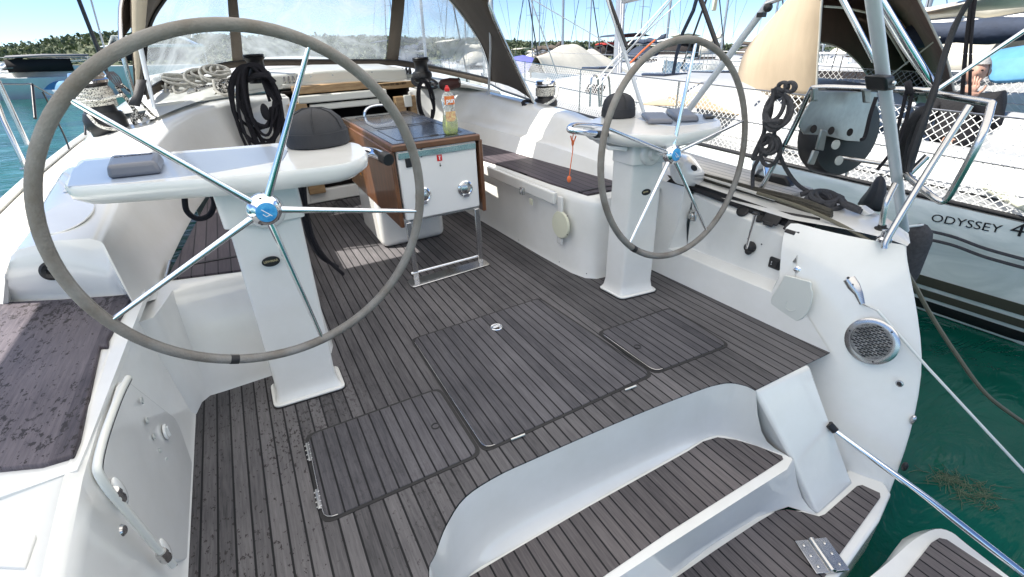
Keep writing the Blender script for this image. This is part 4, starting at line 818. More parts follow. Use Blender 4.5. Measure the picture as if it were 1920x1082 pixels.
# ---------------------------------------------------------------- ropes and winches
def coil(mb, c, e1, e2, n, r, jit=.12, turns=1.0, k=26, seed=1):
    rnd = random.Random(seed); c, e1, e2 = Vector(c), Vector(e1), Vector(e2); nn = e1.cross(e2).normalized(); pts = []
    for j in range(n):
        a1, a2 = 1+rnd.uniform(-3.4*jit, jit), 1+rnd.uniform(-1.6*jit, jit); off = nn*rnd.uniform(-1, 1)*r*n*.35-e2*(a2-1)*-.0; dx = e1*rnd.uniform(-jit, jit)*1.2+e2*(1-a2)
        for i in range(k):
            a = 2*math.pi*i/k; tt_ = i/k; pts.append((c+off+dx+e1*a1*math.cos(a)+e2*a2*math.sin(a)))
    sm = []
    for i in range(len(pts)): sm.append((pts[max(0, i-1)]+pts[i]+pts[min(len(pts)-1, i+1)])/3)
    return mb.tube(sm, r, 7)
def winch(c, r, h, label, wraps, rm, ax=(0, 0, 1), grp='sheet winches', top='chrome'):
    c = Vector(c); t = thing('winch', label, 'winch', c, group=grp)
    obj('winch_base', MB().lathe(c, [(r*1.0, 0), (r*1.02, .12*h), (r*1.18, .16*h), (r*1.2, .30*h), (r*1.05, .40*h)], ax=ax, n=36), 'black', t, ang=50)
    obj('drum', MB().lathe(c, [(r*.92, .38*h), (r*.80, .50*h), (r*.78, .75*h), (r*.95, .84*h)], ax=ax, n=36), 'black', t, ang=50)
    obj('self_tailer', MB().lathe(c, [(r*.98, .84*h), (r*1.02, .88*h), (r*.9, .91*h), (r*1.0, .94*h), (r*.92, .99*h), (r*.35, 1.0*h), (r*.3, .97*h), (.001, .97*h)], ax=ax, n=36), top, t, ang=50)
    if wraps:
        m_ = MB(); pts = []
        for i in range(wraps*24): a = 2*math.pi*i/24; pts.append(c+Vector((math.cos(a)*r*.90, math.sin(a)*r*.90, (.50+.26*i/(wraps*24))*h)))
        m_.tube(pts, h*.030+.002, 8); return t, single('sheet_wraps', m_, rm, label.split(' winch')[0]+' winch turns of rope wound round its drum' if 0 else wraps_label[label], 'rope', c)
    return t, None
wraps_label = {}
lb = 'large black self tailing winch with chrome top on the left coaming'; wraps_label[lb] = 'white flecked sheet wound around the large winch on the left coaming'
wc = P(211,258,z=.81); winch(wc, .094, .385, lb, 5, 'ropew')
# loose tail of that sheet
mb = MB()
mb.tube(spline([P(165,172,y=wc.y), P(158,182,y=wc.y-.05), P(172,190,y=wc.y-.1), P(230,178,y=wc.y-.1)], 5), .009, 8)
mb.tube(spline([P(165,215,y=wc.y-.1), P(190,238,y=wc.y-.14), P(240,246,y=wc.y-.1), P(300,256,y=wc.y-.05), P(302,248,y=wc.y), P(260,236,y=wc.y), P(232,240,y=wc.y)], 6), .009, 8)
single('sheet_tail', mb, 'ropew', 'loose white flecked rope tail lying round the foot of the left winch', 'rope', wc)
mb = MB(); rnd = random.Random(4)
for k in range(5):
    o = Vector((rnd.uniform(-.02, .02), rnd.uniform(-.02, .02), rnd.uniform(-.01, .01)))
    mb.tube(spline([P(222,160,y=wc.y)+o, P(245,185,y=wc.y+.02)+o*1.5, P(270,215,y=wc.y+.05)+o*2, P(292,238,y=wc.y+.05)+o*2, P(296,252,y=wc.y)+o*1.2], 5), .008, 7)
coil(mb, P(275,235,y=wc.y), Vector((.07, 0, -.06)), Vector((.02, .02, .05)), 4, .008, seed=8)
single('sheet_bundle', mb, 'ropebw', 'black and white rope bundle drooping from the left winch towards the hood', 'rope', wc)
lb = 'winch half buried in rope on the right coaming at the hood corner'; wraps_label[lb] = 'white flecked rope wound around the right coaming winch'
wr = P(1023,200,y=3.75); winch(wr-Vector((0, 0, .03)), .085, .24, lb, 5, 'ropew')
single('sheet_tail', MB().tube(spline([P(1000,200,y=3.62), P(1020,197,y=3.6), P(1040,185,y=3.6), P(1046,165,y=3.65), P(1040,155,y=3.7), P(1025,148,y=3.75)], 6), .011, 8), 'ropew', 'thick pale sheet curling round the right coaming winch to the hood corner', 'rope', wr)
mb = MB(); coil(mb, P(990,194,y=3.62), Vector((.05, 0, .0)), Vector((0, .02, .018)), 4, .007, seed=5); single('lashing', mb, 'ropek', 'small knot of dark cord at the foot of the hood beside the right winch', 'cord', P(990,194,y=3.62))
lb = 'black cabin top winch left of the companionway'; wp = P(487,150,y=4.45); winch(wp+Vector((0, 0, -.02)), .075, .20, lb, 0, None, grp='cabin top winches', top='black')
mb = MB(); cc = P(487,205,y=4.30); coil(mb, cc, Vector((.145, 0, .02)), Vector((0, 0, .31)), 15, .011, jit=.20, seed=3)
mb.ball(P(497,210,y=4.2), (.03, .03, .06))
mb.tube(spline([P(465,150,y=4.3), P(480,142,y=4.2), P(500,142,y=4.2), P(515,155,y=4.2)], 4), .02, 8)
single('rope_coil', mb, 'ropek', 'big black rope coil hanging from the winch left of the companionway', 'rope', cc)
lb = 'black cabin top winch right of the companionway'; wq = P(793,152,y=4.62); winch(wq, .075, .20, lb, 0, None, grp='cabin top winches', top='black')
mb = MB(); cc = P(800,190,y=4.42); coil(mb, cc, Vector((.085, 0, -.01)), Vector((0, 0, .17)), 4, .010, jit=.12, seed=11)
single('rope_coil', mb, 'ropek', 'narrow dark rope loop hanging below the winch right of the companionway', 'rope', cc)
mb = MB(); coil(mb, P(795,155,y=4.5), Vector((.13, 0, -.03)), Vector((.02, .06, .04)), 4, .011, jit=.3, seed=12)
single('rope_coil', mb, 'ropeg', 'grey rope turns thrown over the winch right of the companionway', 'rope', P(795,155,y=4.5))
# helm-side lines behind the left pedestal
mb = MB()
for o in (0, 7): mb.tube(spline([P(563+o,345,y=2.2), P(566+o,385,y=2.25), P(578+o,440,y=2.3), P(600+o,480,y=2.4), P(633+o*1.5,500+o*2,y=2.5)], 6), .010, 8)
single('hanging_line', mb, 'ropek', 'pair of black lines falling behind the left pedestal onto the sole', 'rope', P(566,345,y=2.2))
single('hanging_line', MB().tube(spline([P(346,365,y=2.25), P(350,395,y=2.25), P(370,410,y=2.25), P(393,403,y=2.25), P(402,380,y=2.25), P(396,362,y=2.25)], 6), .011, 8), 'ropek', 'black rope bight hanging under the left instrument pod', 'rope', P(370,400,y=2.25))
# cabin top clutter
mb = MB(); rnd = random.Random(9)
for (u, v, a, b, n_) in ((385,143,.10,.05,5), (345,155,.12,.04,4), (312,162,.06,.05,4), (400,135,.09,.04,4)):
    coil(mb, P(u, v, y=4.9), Vector((a, 0, -.02)), Vector((.02, .05, b)), n_, .011, jit=.35, seed=u)
mb.tube(spline([P(400,150,y=4.8), P(405,170,y=4.7), P(420,178,y=4.6), P(445,176,y=4.6)], 5), .012, 8)
single('halyard_heap', mb, 'ropecream', 'tangled heap of thick white ropes under the left hood window', 'rope', P(360,160,y=4.9))
mb = MB()
for (u, v, a, b, n_) in ((410,168,.10,.02,5), (428,160,.08,.03,5)): coil(mb, P(u, v, y=4.75), Vector((a, 0, -.015)), Vector((.02, .05, b)), n_, .008, jit=.35, seed=u)
single('halyard_heap', mb, 'ropebw', 'black and white cords heaped beside the left cabin top winch', 'rope', P(415,168,y=4.75))
for i, (u, v, y_, lb) in enumerate(((548,160,4.75,'rope clutch with upright steel levers left of the companion slide'), (758,143,4.9,'black rope clutch bank just left of the right cabin winch'), (702,152,4.9,'bright rope clutch frame behind the teak step right of the slide'))):
    c = P(u, v, y=y_); t = thing('rope_clutch', lb, 'rope clutch', c, group='rope clutches')
    obj('clutch_body', MB().box(c, (.16, .12, .035)), 'gel2' if i != 1 else 'lightgrey', t, bevel=.006)
    for k in range(4): obj('clutch_lever', MB().box(c+Vector((-.055+.036*k, -.02, .04)), (.016, .07, .05), Matrix.Rotation(R(-25), 3, 'X')), 'steel' if i != 1 else 'black', t, bevel=.004)
c = P(842,156,y=4.3); t = thing('winch_handle_pouch', 'dark reddish brown mesh pouch lying on the right coaming top', 'pouch', c)
obj('pouch_body', MB().lathe(c+Vector((-.09, 0, -.01)), [(.025, 0), (.045, .02), (.05, .10), (.042, .15), (.04, .17)], ax=(1, -.2, .05), n=20), mat('oxblood_fabric', (.05, .014, .012), .6, bump=.5, bscale=40), t)
obj('pouch_ring', MB().tube([c+Vector((.085, -.02+.03*math.cos(a*.5), .0+.036*math.sin(a*.5))) for a in range(13)], .006, 8, closed=True), 'rubber', t)
# side rails on the port coaming edge
single('coaming_track', MB().prism([P(350,172,y=4.7), P(440,150,y=4.85), P(441,154,y=4.85), P(351,177,y=4.7)], (0, .03, 0)), 'steel', 'short black and steel line track beside the left rope heap', 'track', P(390,160,y=4.75), bevel=.003)
# --- sprayhood
hood = thing('sprayhood', 'brown canvas sprayhood with three clouded clear windows over the companionway', 'sprayhood', (0, 4.6, .95))
def YL(lst): return [P(u, v, y=y) for u, v, y in lst]
botL = YL([(272,172,4.55),(300,153,4.9),(345,137,5.2),(400,122,5.45),(436,115,5.55)])
topL = [P(268,120,y=4.5), P(276,55,y=4.5), P(302,5,y=4.55), P(360,-60,y=4.6), P(424,-70,y=4.7)]
botM = YL([(456,113,5.6),(520,112,5.7),(600,112,5.75),(670,112,5.7),(724,112,5.6)]); topM = [P(u, -75, y=4.75) for u in (436,505,600,680,738)]
botR = YL([(746,113,5.55),(800,122,5.3),(850,132,5.0),(890,141,4.7),(915,147,4.5)]); topR = [P(760,-75,y=4.7), P(800,-45,y=4.65), P(858,18,y=4.6), P(895,72,y=4.55), P(912,112,y=4.5)]
def win(bot, top, nm):
    rows = []
    for f_ in [i/6 for i in range(7)]: rows.append([a.lerp(b, f_)+Vector((0, .03*math.sin(f_*math.pi), .0)) for a, b in zip(bot, top)])
    return obj(nm, MB().grid([spline(r_, 4) for r_ in rows]), 'vinyl', hood, sub=1, ang=180)
for b_, t_ in ((botL, topL), (botM, topM), (botR, topR)): win(b_, t_, 'clear_window')
def strip(a, b, nm, m='canvas', off=-.012, s=.006, par=None): return obj(nm, MB().grid([[p+Vector((0, off, 0)) for p in spline(a, 5)], [p+Vector((0, off, 0)) for p in spline(b, 5)]]), m, par or hood, solid=s, ang=180)
strip([botL[-1], P(428,20,y=4.9), topL[-1]], [botM[0], P(447,20,y=4.9), topM[0]], 'window_seam')
strip([botM[-1], P(733,20,y=4.9), topM[-1]], [botR[0], P(757,15,y=4.9), topR[0]], 'window_seam')
low = lambda L_, d: [p+Vector((0, .0, -d)) for p in L_]
bot_all = botL+botM+botR
strip(bot_all, low(bot_all, .055), 'hood_hem')
zl = [p+Vector((0, -.02, .0)) for p in bot_all]; obj('hem_piping', MB().tube(spline(zl, 3), .007, 6), 'black', hood)
arcR = [P(918,152,y=4.48)]+topR[::-1]+[P(700,-95,y=4.7)]
hoopR = [P(1001,190,y=3.6), P(985,160,y=3.6), P(968,125,y=3.6), P(945,75,y=3.6), P(918,10,y=3.6), P(890,-60,y=3.6), P(840,-120,y=3.6)]
rows = [[a.lerp(b, f_) + Vector((.03*math.sin(math.pi*f_), 0, .02*math.sin(math.pi*f_))) for a, b in zip(spline(arcR, 3), spline(hoopR, 3))] for f_ in (0, .2, .4, .6, .8, 1)]
obj('side_panel', MB().grid(rows), 'canvas', hood, solid=.004, ang=180)
obj('front_bow', MB().tube(spline([p+Vector((-.01, -.03, 0)) for p in arcR], 4), .011, 10), 'steel', hood)
obj('side_pole', MB().tube([P(918,-5,y=4.0), P(920,90,y=4.1), P(916,180,y=4.2)], .011, 10), 'alu', hood)
arcL = [P(270,178,y=4.5)]+topL
hoopL = [P(254,186,y=3.75), P(250,130,y=3.75), P(247,60,y=3.75), P(246,-10,y=3.75), P(262,-70,y=3.75), P(330,-120,y=3.75)]
rows = [[a.lerp(b, f_) for a, b in zip(spline(arcL, 3), spline(hoopL, 3))] for f_ in (0, .33, .66, 1)]
obj('side_panel', MB().grid(rows), 'canvas', hood, solid=.004, ang=180)
strip([P(247,-10,y=3.72), P(249,80,y=3.72), P(254,140,y=3.72), P(256,188,y=3.72)], [P(278,-10,y=3.72), P(272,60,y=3.72), P(266,110,y=3.72), P(258,188,y=3.72)], 'zip_flap', 'canvaslit')
obj('front_bow', MB().tube(spline([p+Vector((.012, -.03, 0)) for p in arcL], 4), .012, 10), 'black', hood)
# roof of the hood (above the frame) and its aft bow
hb = [Vector((-1.28, 3.74, 1.35)), Vector((-1.15, 3.86, 1.65)), Vector((-.8, 3.88, 1.82)), Vector((0, 3.74, 1.88)), Vector((.8, 3.64, 1.80)), Vector((1.05, 3.61, 1.62))]
hf = [P(276,55,y=4.5), P(302,5,y=4.55), P(424,-70,y=4.7), P(600,-75,y=4.75), P(760,-75,y=4.7), P(830,-20,y=4.63)]
obj('hood_roof', MB().grid([spline(hb, 3), [a.lerp(b, .5)+Vector((0, 0, .05)) for a, b in zip(spline(hb, 3), spline(hf, 3))], spline(hf, 3)]), 'canvas', hood, solid=.004, ang=180)
obj('aft_bow', MB().tube(spline([P(1001,192,y=3.6), P(968,125,y=3.6), P(918,10,y=3.6)]+hb[::-1]+[P(254,186,y=3.75)], 4), .013, 10), 'steel', hood)
# struts and lines at the left hood corner
single('hood_strut', MB().tube([P(262,82,y=3.7), P(272,130,y=3.7), P(290,205,y=3.6)], [.013, .013, .009], 10), 'alu', 'short telescopic strut propping the left hood bow beside the rope heap', 'strut', P(290,205,y=3.6))
single('folded_flap', MB().grid([[P(256,150,y=3.65), P(275,150,y=3.65)], [P(250,178,y=3.62), P(268,180,y=3.62)], [P(240,196,y=3.6), P(262,200,y=3.6)]]), 'blackfab', 'folded black canvas flap at the left hood corner', 'canvas flap', P(255,195,y=3.6), solid=.012)
# --- bimini over the helm (its legs come down into view)
bim = thing('bimini', 'bimini with unseen translucent canopy whose legs and straps come down around the right helm', 'bimini', (0, 1.0, 1.0))
cn = [[Vector((x, y, 2.12-.03*x*x-.005*(y-1)**2)) for x in [-2.46+.492*i for i in range(11)]] for y in (-1.6, -.6, .4, 1.4, 2.4, 3.55)]
obj('canopy', MB().grid(cn), 'awning', bim)  # canopy is out of view; span and translucency shaped for shade and fill light
def tubeo(nm, pts, r, m, par, n=10): return obj(nm, MB().tube(pts, r, n), m, par)
a, b = P(1284,216,x=1.50), P(1448,-4,x=1.45); d = (a-b).normalized(); tubeo('bimini_leg', [b-d*1.0, b, a, a+d*.5], .017, 'alu', bim)
a2, b2 = P(1203,198,x=1.50), P(1138,-4,x=1.40); d = (a2-b2).normalized(); tubeo('bimini_leg', [b2-d*1.0, b2, a2, a2+d*.4], .012, 'alu', bim)
tubeo('support_strap', [P(1132,-30,x=1.40), P(1176,90,x=1.44)], .0105, 'black', bim)
tubeo('support_strap', [P(1300,-40,x=1.44), P(1349,98,x=1.5), P(1358,118,x=1.5)], .012, 'black', bim)
tubeo('support_strap', [P(1314,-30,x=1.45), P(1300,20,x=1.45), P(1280,62,x=1.5), P(1268,105,x=1.5), P(1262,140,x=1.5)], .010, 'navy', bim)
tubeo('leg_brace', [P(1436,8,x=1.40), P(1560,-40,x=1.4)], .010, 'steel', bim)
obj('brace_joint', MB().ball(P(1440,14,x=1.40), .02).box(P(1428,28,x=1.42), (.03, .03, .02)), 'black', bim)
# --- port rails and lifelines
t = thing('pushpit', 'bare steel stern rail at the far left edge by the water', 'guard rail', (-2.0, 3.2, .5))
tubeo('rail_tube', [P(-20,120,x=-2.0), P(0,160,x=-2.0), P(52,272,x=-2.0)], .0135, 'steel', t); tubeo('rail_tube', [P(-14,170,x=-2.02), P(6,225,x=-2.02), P(44,305,x=-2.02)], .0135, 'steel', t)
obj('rail_foot', MB().lathe(P(50,318,x=-2.0), [(.03, 0), (.03, .01), (.016, .015), (.015, .05)], n=16), 'steel', t)
t = thing('lifeline', 'black cable and stanchion lifeline along the left side deck', 'lifeline', (-2.05, 5, .55), group='own lifelines')
tubeo('cable', spline([P(-10,157,x=-2.05), P(40,158,x=-2.05), P(62,159,x=-2.06), P(110,180,x=-2.06), P(155,150,x=-2.05)], 3), .005, 'black', t)
tubeo('stanchion', [P(60,158,x=-2.06), P(66,222,x=-2.06)], .010, 'black', t); tubeo('stanchion', [P(157,158,x=-2.05), P(160,252,x=-2.05)], .010, 'black', t)
tubeo('cable', spline([P(80,172,x=-2.0), P(104,220,x=-2.0), P(122,258,x=-2.0), P(130,280,x=-2.0)], 4), .006, 'black', t)
mb = MB(); coil(mb, P(160,150,x=-2.0), Vector((.03, 0, .02)), Vector((0, .02, .05)), 3, .006, seed=21); single('lashing', mb, 'ropek', 'black cord lashing on the left lifeline stanchion', 'cord', P(160,150,x=-2.0))
for (u0, v0, u1, v1, r_, m_, lb) in ((140,-20,206,150,.015,'black','dark sheathed shroud slanting down behind the left wheel'), (165,-20,197,95,.007,'mast','thin steel shroud behind the left wheel, right of the dark one')):
    single('shroud', MB().tube([P(u0-30, v0-80, y=5.5), P(u0, v0, y=5.5), P(u1, v1, y=5.5)], r_, 8), m_, lb, 'shroud', P(u1, v1, y=5.5))
mb = MB()
for k in range(5): mb.tube(spline([P(200+3*k,135,y=5.3), P(208+4*k,150-k,y=5.2), P(222+2*k,165,y=5.1)], 4), .006, 6)
single('lashing', mb, 'ropek', 'bundle of dark cord ends above the left winch', 'cord', P(210,150,y=5.2))
# --- starboard quarter hardware
t = thing('radar_pole', 'thick pale grey pole with black clamp rising from the right quarter', 'pole', P(1692,420,y=1.0))
pa, pb_ = P(1694,425,y=1.0), P(1637,0,y=1.0); d = (pb_-pa).normalized()
obj('pole_tube', MB().tube([pa-d*.03, pa, pb_, pb_+d*.9], [.0205, .0205, .0215, .0215], 24), 'alu', t)
cl = P(1650,155,y=.985); rt = Matrix((Vector((1, 0, 0)), d.cross(Vector((1, 0, 0))).normalized(), d)).transposed()
obj('pole_clamp', MB().box(cl, (.068, .072, .066), rt), 'black', t, bevel=.01, seg=3); obj('clamp_bolt', MB().lathe(cl+Vector((.005, -.040, .0)), [(.008, 0), (.007, .006), (.001, .007)], ax=(0, -1, 0), n=12), 'steel', t)
pr = thing('stern_rail', 'bright steel stern rail tubes and legs on the right quarter', 'guard rail', P(1660,450,y=.9))
def T(nm, lst, r=.0125, m='steel', par=None, k=5): return obj(nm, MB().tube(spline([P(u, v, **{a: q}) for u, v, a, q in lst], k), r, 12), m, par or pr)
T('top_rail', [(1405,395,'x',1.52),(1440,330,'x',1.56),(1490,235,'x',1.6),(1518,175,'x',1.6),(1535,164,'x',1.6),(1620,166,'x',1.63),(1745,170,'x',1.66)])
T('top_rail', [(1755,175,'x',1.7),(1775,180,'x',1.68),(1850,192,'x',1.6),(1858,200,'x',1.58),(1838,260,'x',1.5),(1790,350,'x',1.5),(1772,375,'x',1.5),(1755,373,'x',1.5),(1712,340,'x',1.55),(1698,322,'x',1.6)], .013)
T('mid_rail', [(1460,272,'x',1.58),(1560,292,'x',1.62),(1660,308,'x',1.66),(1690,314,'x',1.66)], .0095)
T('rail_leg', [(1818,198,'x',1.60),(1740,320,'x',1.50),(1668,440,'x',1.38),(1658,466,'x',1.36)], .0125)
T('rail_leg', [(1678,345,'x',1.55),(1662,380,'x',1.50),(1652,428,'x',1.50)], .0125)
T('rail_leg', [(1700,330,'x',1.7),(1738,293,'x',1.75)], .014)
T('rail_stay', [(1575,-10,'x',1.45),(1612,60,'x',1.5),(1640,115,'x',1.55)], .011, 'chrome')
T('rail_stay', [(1645,-10,'x',1.5),(1700,80,'x',1.6),(1752,163,'x',1.7)], .0155, 'chrome')
T('rail_stay', [(1640,0,'x',1.7),(1690,85,'x',1.75),(1745,160,'x',1.75)], .008, 'steel')
T('rail_stay', [(1925,55,'x',1.85),(1840,112,'x',1.8),(1758,168,'x',1.72)], .0085, 'chrome')
obj('foot_flange', MB().lathe(P(1652,430,x=1.50), [(.026, 0), (.026, .006), (.017, .010), (.016, .02)], n=18), 'rubber', pr)
obj('pad_eye', MB().lathe(P(1657,452,x=1.40), [(.028, 0), (.028, .012), (.018, .02), (.018, .045), (.001, .05)], n=20), 'chrome', pr)
t = thing('life_ring_container', 'black drum container behind a pierced stainless bracket on the stern rail', 'drum container', P(1570,245,y=1.30))
dc = P(1570,252,y=1.34); nrm2 = Vector((-.25, -1, .10)).normalized()
obj('drum', MB().lathe(dc+nrm2*-.06, [(.10, 0), (.178, .01), (.188, .03), (.188, .10), (.178, .118), (.10, .125), (.001, .125)], ax=nrm2, n=48), 'black', t, ang=50)
for (u, v) in ((1566,271),(1572,301)): obj('drum_disc', MB().lathe(P(u, v, y=1.245), [(.021, 0), (.021, .006), (.001, .007)], ax=nrm2, n=20), 'lightgrey', t)
plp = [(1520,170),(1645,172),(1648,205),(1646,240),(1640,252),(1612,266),(1588,264),(1545,254),(1508,252),(1498,238),(1503,222),(1515,200),(1522,190)]
pp_ = [P(u, v, y=1.225+.0006*abs(u-1580)) for u, v in plp]
po = obj('bracket_plate', MB().prism(pp_, (0, .006, 0)), 'matsteel', t, bevel=.003)
for (u, v) in ((1525,242),(1558,245),(1593,248)): obj('plate_hole', MB().lathe(P(u, v, y=1.219+.0006*abs(u-1580)), [(.016, 0), (.017, .002), (.001, .002)], ax=nrm2, n=20), 'dark', po)
for q in (((1527,165),(1535,165),(1534,190),(1524,190)), ((1620,168),(1634,168),(1633,193),(1622,193)), ((1541,243),(1552,245),(1545,283),(1532,281)), ((1527,282),(1537,284),(1527,310),(1517,308))):
    obj('bracket_hook', MB().prism([P(u, v, y=1.205) for u, v in q], (0, .012, 0)), 'matsteel', po, bevel=.004)
single('hanging_strap', MB().tube(spline([P(1643,182,y=1.15), P(1632,215,y=1.15), P(1622,255,y=1.15), P(1615,262,y=1.15)], 4), .008, 8), 'ropek', 'thin black strap hanging over the pierced steel bracket', 'strap', P(1643,182,y=1.15))
# straps and lines on the quarter
def R1(nm, lst, r, m, label, cat, k=6, n=8, **kw):
    pts = spline([P(u, v, **{a: q}) for u, v, a, q in lst], k); return single(nm, MB().tube(pts, r, n), m, label, cat, pts[0], **kw)
R1('lifting_sling', [(1845,-40,'x',1.7),(1790,50,'x',1.7),(1750,175,'x',1.65),(1730,230,'x',1.62),(1706,300,'x',1.6),(1700,335,'x',1.58)], [.010]*6+[.012]*6+[.014]*6+[.018]*6+[.012]*6+[.008], 'blackfab', 'long black sling running from above down past the pale pole to the rail', 'strap')
single('canvas_bag', MB().grid([[P(1735,190,x=1.66), P(1742,200,x=1.62), P(1748,205,x=1.68)], [P(1690,225,x=1.72), P(1705,235,x=1.6), P(1735,245,x=1.68)], [P(1672,285,x=1.74), P(1690,300,x=1.6), P(1722,290,x=1.7)], [P(1695,335,x=1.68), P(1699,338,x=1.62), P(1705,335,x=1.66)]]), 'blackfab', 'bulging black fabric bag hanging behind the pale pole', 'bag', P(1700,260,x=1.65), sub=1, solid=.03)
R1('tackle_line', [(1827,-40,'x',1.9),(1812,80,'x',1.9),(1804,180,'x',1.9)], .008, 'ropek', 'left of two black tackle lines dropping to the stern rail', 'line')
R1('tackle_line', [(1834,-40,'x',1.9),(1824,40,'x',1.9),(1820,100,'x',1.9),(1818,195,'x',1.88)], .006, 'ropek', 'right of two black tackle lines dropping to the stern rail', 'line')
mb = MB(); coil(mb, P(1705,165,x=1.6), Vector((.02, .01, 0)), Vector((0, .01, .02)), 4, .008, seed=31); mb.tube(spline([P(1700,170,x=1.6), P(1690,215,x=1.6), P(1672,280,x=1.6), P(1660,300,x=1.6), P(1645,318,x=1.6)], 4), .007, 7).tube(spline([P(1712,170,x=1.6), P(1700,220,x=1.6), P(1685,270,x=1.6), P(1668,300,x=1.6)], 4), .007, 7)
single('tackle_line', mb, 'ropek', 'knotted black cord tied on the top rail beside the pole', 'line', P(1705,165,x=1.6))
single('canvas_bag', MB().grid([[P(1645,330,x=1.95), P(1652,326,x=1.95), P(1660,332,x=1.95)], [P(1628,360,x=1.95), P(1648,355,x=1.85), P(1662,365,x=1.95)], [P(1595,385,x=1.95), P(1630,398,x=1.85), P(1668,402,x=1.95)]]), 'blackfab', 'small black triangular bag tied to the rail above the right deck edge', 'bag', P(1645,370,x=1.9), sub=1, solid=.03)
mb = MB()
for k, (a_, b_) in enumerate((((0, 0)), ((.02, .01)), ((-.02, .0)))):
    mb.tube(spline([P(1455,165,x=1.52)+Vector((a_, b_, 0)), P(1448,190,x=1.5), P(1440,215,x=1.5)+Vector((a_, 0, 0)), P(1432,250,x=1.5), P(1418,290,x=1.5)+Vector((0, b_, .01)), P(1412,298,x=1.5), P(1430,290,x=1.5), P(1450,262,x=1.5), P(1452,225,x=1.5)], 5), .010, 8)
coil(mb, P(1456,210,x=1.5), Vector((.0, .065, .02)), Vector((.03, 0, .075)), 4, .0105, jit=.2, seed=41)
coil(mb, P(1438,280,x=1.5), Vector((.0, .055, .01)), Vector((.01, 0, .07)), 4, .0105, jit=.25, seed=42)
coil(mb, P(1482,163,x=1.5), Vector((.0, .03, .0)), Vector((.0, 0, .02)), 2, .009, jit=.1, seed=43); coil(mb, P(1467,163,x=1.5), Vector((.0, .03, .0)), Vector((.0, 0, .02)), 2, .009, jit=.1, seed=44)
mb.tube([P(1432,228,x=1.47), P(1465,228,x=1.47)], .014, 8)
mb.tube(spline([P(1455,265,x=1.5), P(1470,310,x=1.55), P(1500,350,x=1.6), P(1550,372,x=1.62), P(1590,382,x=1.62), P(1612,392,x=1.6)], 6), .010, 8)
mb.tube(spline([P(1425,295,x=1.5), P(1412,320,x=1.5), P(1412,365,x=1.5)], 4), .010, 8)
single('mooring_coil', mb, 'ropeg', 'grey mooring rope hung in a made up hank on the lifeline above the throttle', 'rope', P(1440,230,x=1.5))
mb = MB(); coil(mb, P(1545,377,z=.52), Vector((.075, -.03, 0)), Vector((.02, .05, .02)), 4, .013, jit=.25, seed=51); mb.tube(spline([P(1500,365,z=.53), P(1530,360,z=.55), P(1570,372,z=.53), P(1585,385,z=.53), P(1615,397,z=.52)], 5), .013, 8)
single('mooring_coil', mb, 'ropeg', 'grey rope knotted in a heap on the right deck edge', 'rope', P(1545,377,z=.52))
mb = MB()
for k in range(6): mb.tube(spline([P(1210,305+2*k,x=1.5), P(1300,322+3*k,x=1.5), P(1400,348+4*k,x=1.5), P(1500,372+4*k,x=1.48), P(1560,395+2*k,x=1.46)], 5), .006+.003*(k % 2), 8)
single('deck_line_bundle', mb, mat('weathered_dark_line', (.08, .072, .055), .7, var=.4, vscale=30), 'bundle of dark weathered lines along the right deck edge above the black pocket', 'rope', P(1300,330,x=1.5))
R1('stern_hose', [(1420,362,'x',1.42),(1500,388,'x',1.42),(1580,424,'x',1.40),(1645,462,'x',1.42),(1685,492,'x',1.47),(1712,530,'x',1.52),(1745,590,'x',1.60),(1790,660,'x',1.68),(1850,740,'x',1.78),(1930,800,'x',1.95)], .009, mat('olive_hose', (.13, .12, .085), .45), 'olive grey hose running over the right quarter and down to the water', 'hose')
single('cleat', MB().prism([P(1598,388,x=1.62), P(1612,388,x=1.62), P(1632,402,x=1.62), P(1620,406,x=1.62)], (.05, 0, 0)), 'gel', 'small white fairlead ramp on the right deck edge', 'fairlead', P(1610,395,x=1.62), bevel=.004)
t = thing('deck_block', 'bright steel turning block standing on the right side deck', 'block', P(1415,335,x=1.6))
obj('block_cheek', MB().prism([P(1400,345,x=1.58), P(1415,325,x=1.58), P(1425,303,x=1.58), P(1432,308,x=1.58), P(1436,335,x=1.58), P(1420,352,x=1.58)], (.04, 0, 0)), 'chrome', t, bevel=.006)
obj('block_cap', MB().prism([P(1428,325,x=1.7), P(1470,332,x=1.7), P(1480,345,x=1.7), P(1480,356,x=1.7), P(1430,345,x=1.7)], (.05, .0, .0)), 'black', t, bevel=.01)
t = thing('jumping_stay', 'steel chain plate and rod with white line running aft over the water', 'tensioner', P(1600,530,x=1.33))
a, b, c_ = P(1592,522,x=1.31), P(1610,550,x=1.31), P(1617,570,x=1.305)
obj('chain_plate', MB().tube([a, a.lerp(b, .5), b, c_], [.024, .025, .017, .010], 14, flat=.5), 'steel', t)
for q in (a, a.lerp(b, .45)): obj('plate_bolt', MB().lathe(q+Vector((-.008, 0, .004)), [(.006, 0), (.005, .004), (.001, .004)], ax=(-1, -.2, .3), n=10), 'black', t)
e1 = P(1646,583+0,x=1.30); obj('rod', MB().tube([c_, P(1646,583,x=1.28)], .0045, 8), 'chrome', t); obj('line', MB().tube([P(1645,582,x=1.28), P(1740,690,x=1.36), P(1935,900,x=1.6)], .0055, 8), 'ropewhite', t)
t = thing('passerelle_pole', 'chrome tube running from the transom slot out over the water', 'pole', P(1560,800,y=.75))
obj('tube', MB().tube([P(1558,802,x=1.06), P(1600,833,x=1.08), P(1740,935,x=1.16), P(1950,1100,x=1.28)], [.011, .012, .013, .014], 14), 'chrome', t); obj('end_socket', MB().tube([P(1554,795,x=1.055), P(1566,808,x=1.065)], .016, 12), 'black', t)
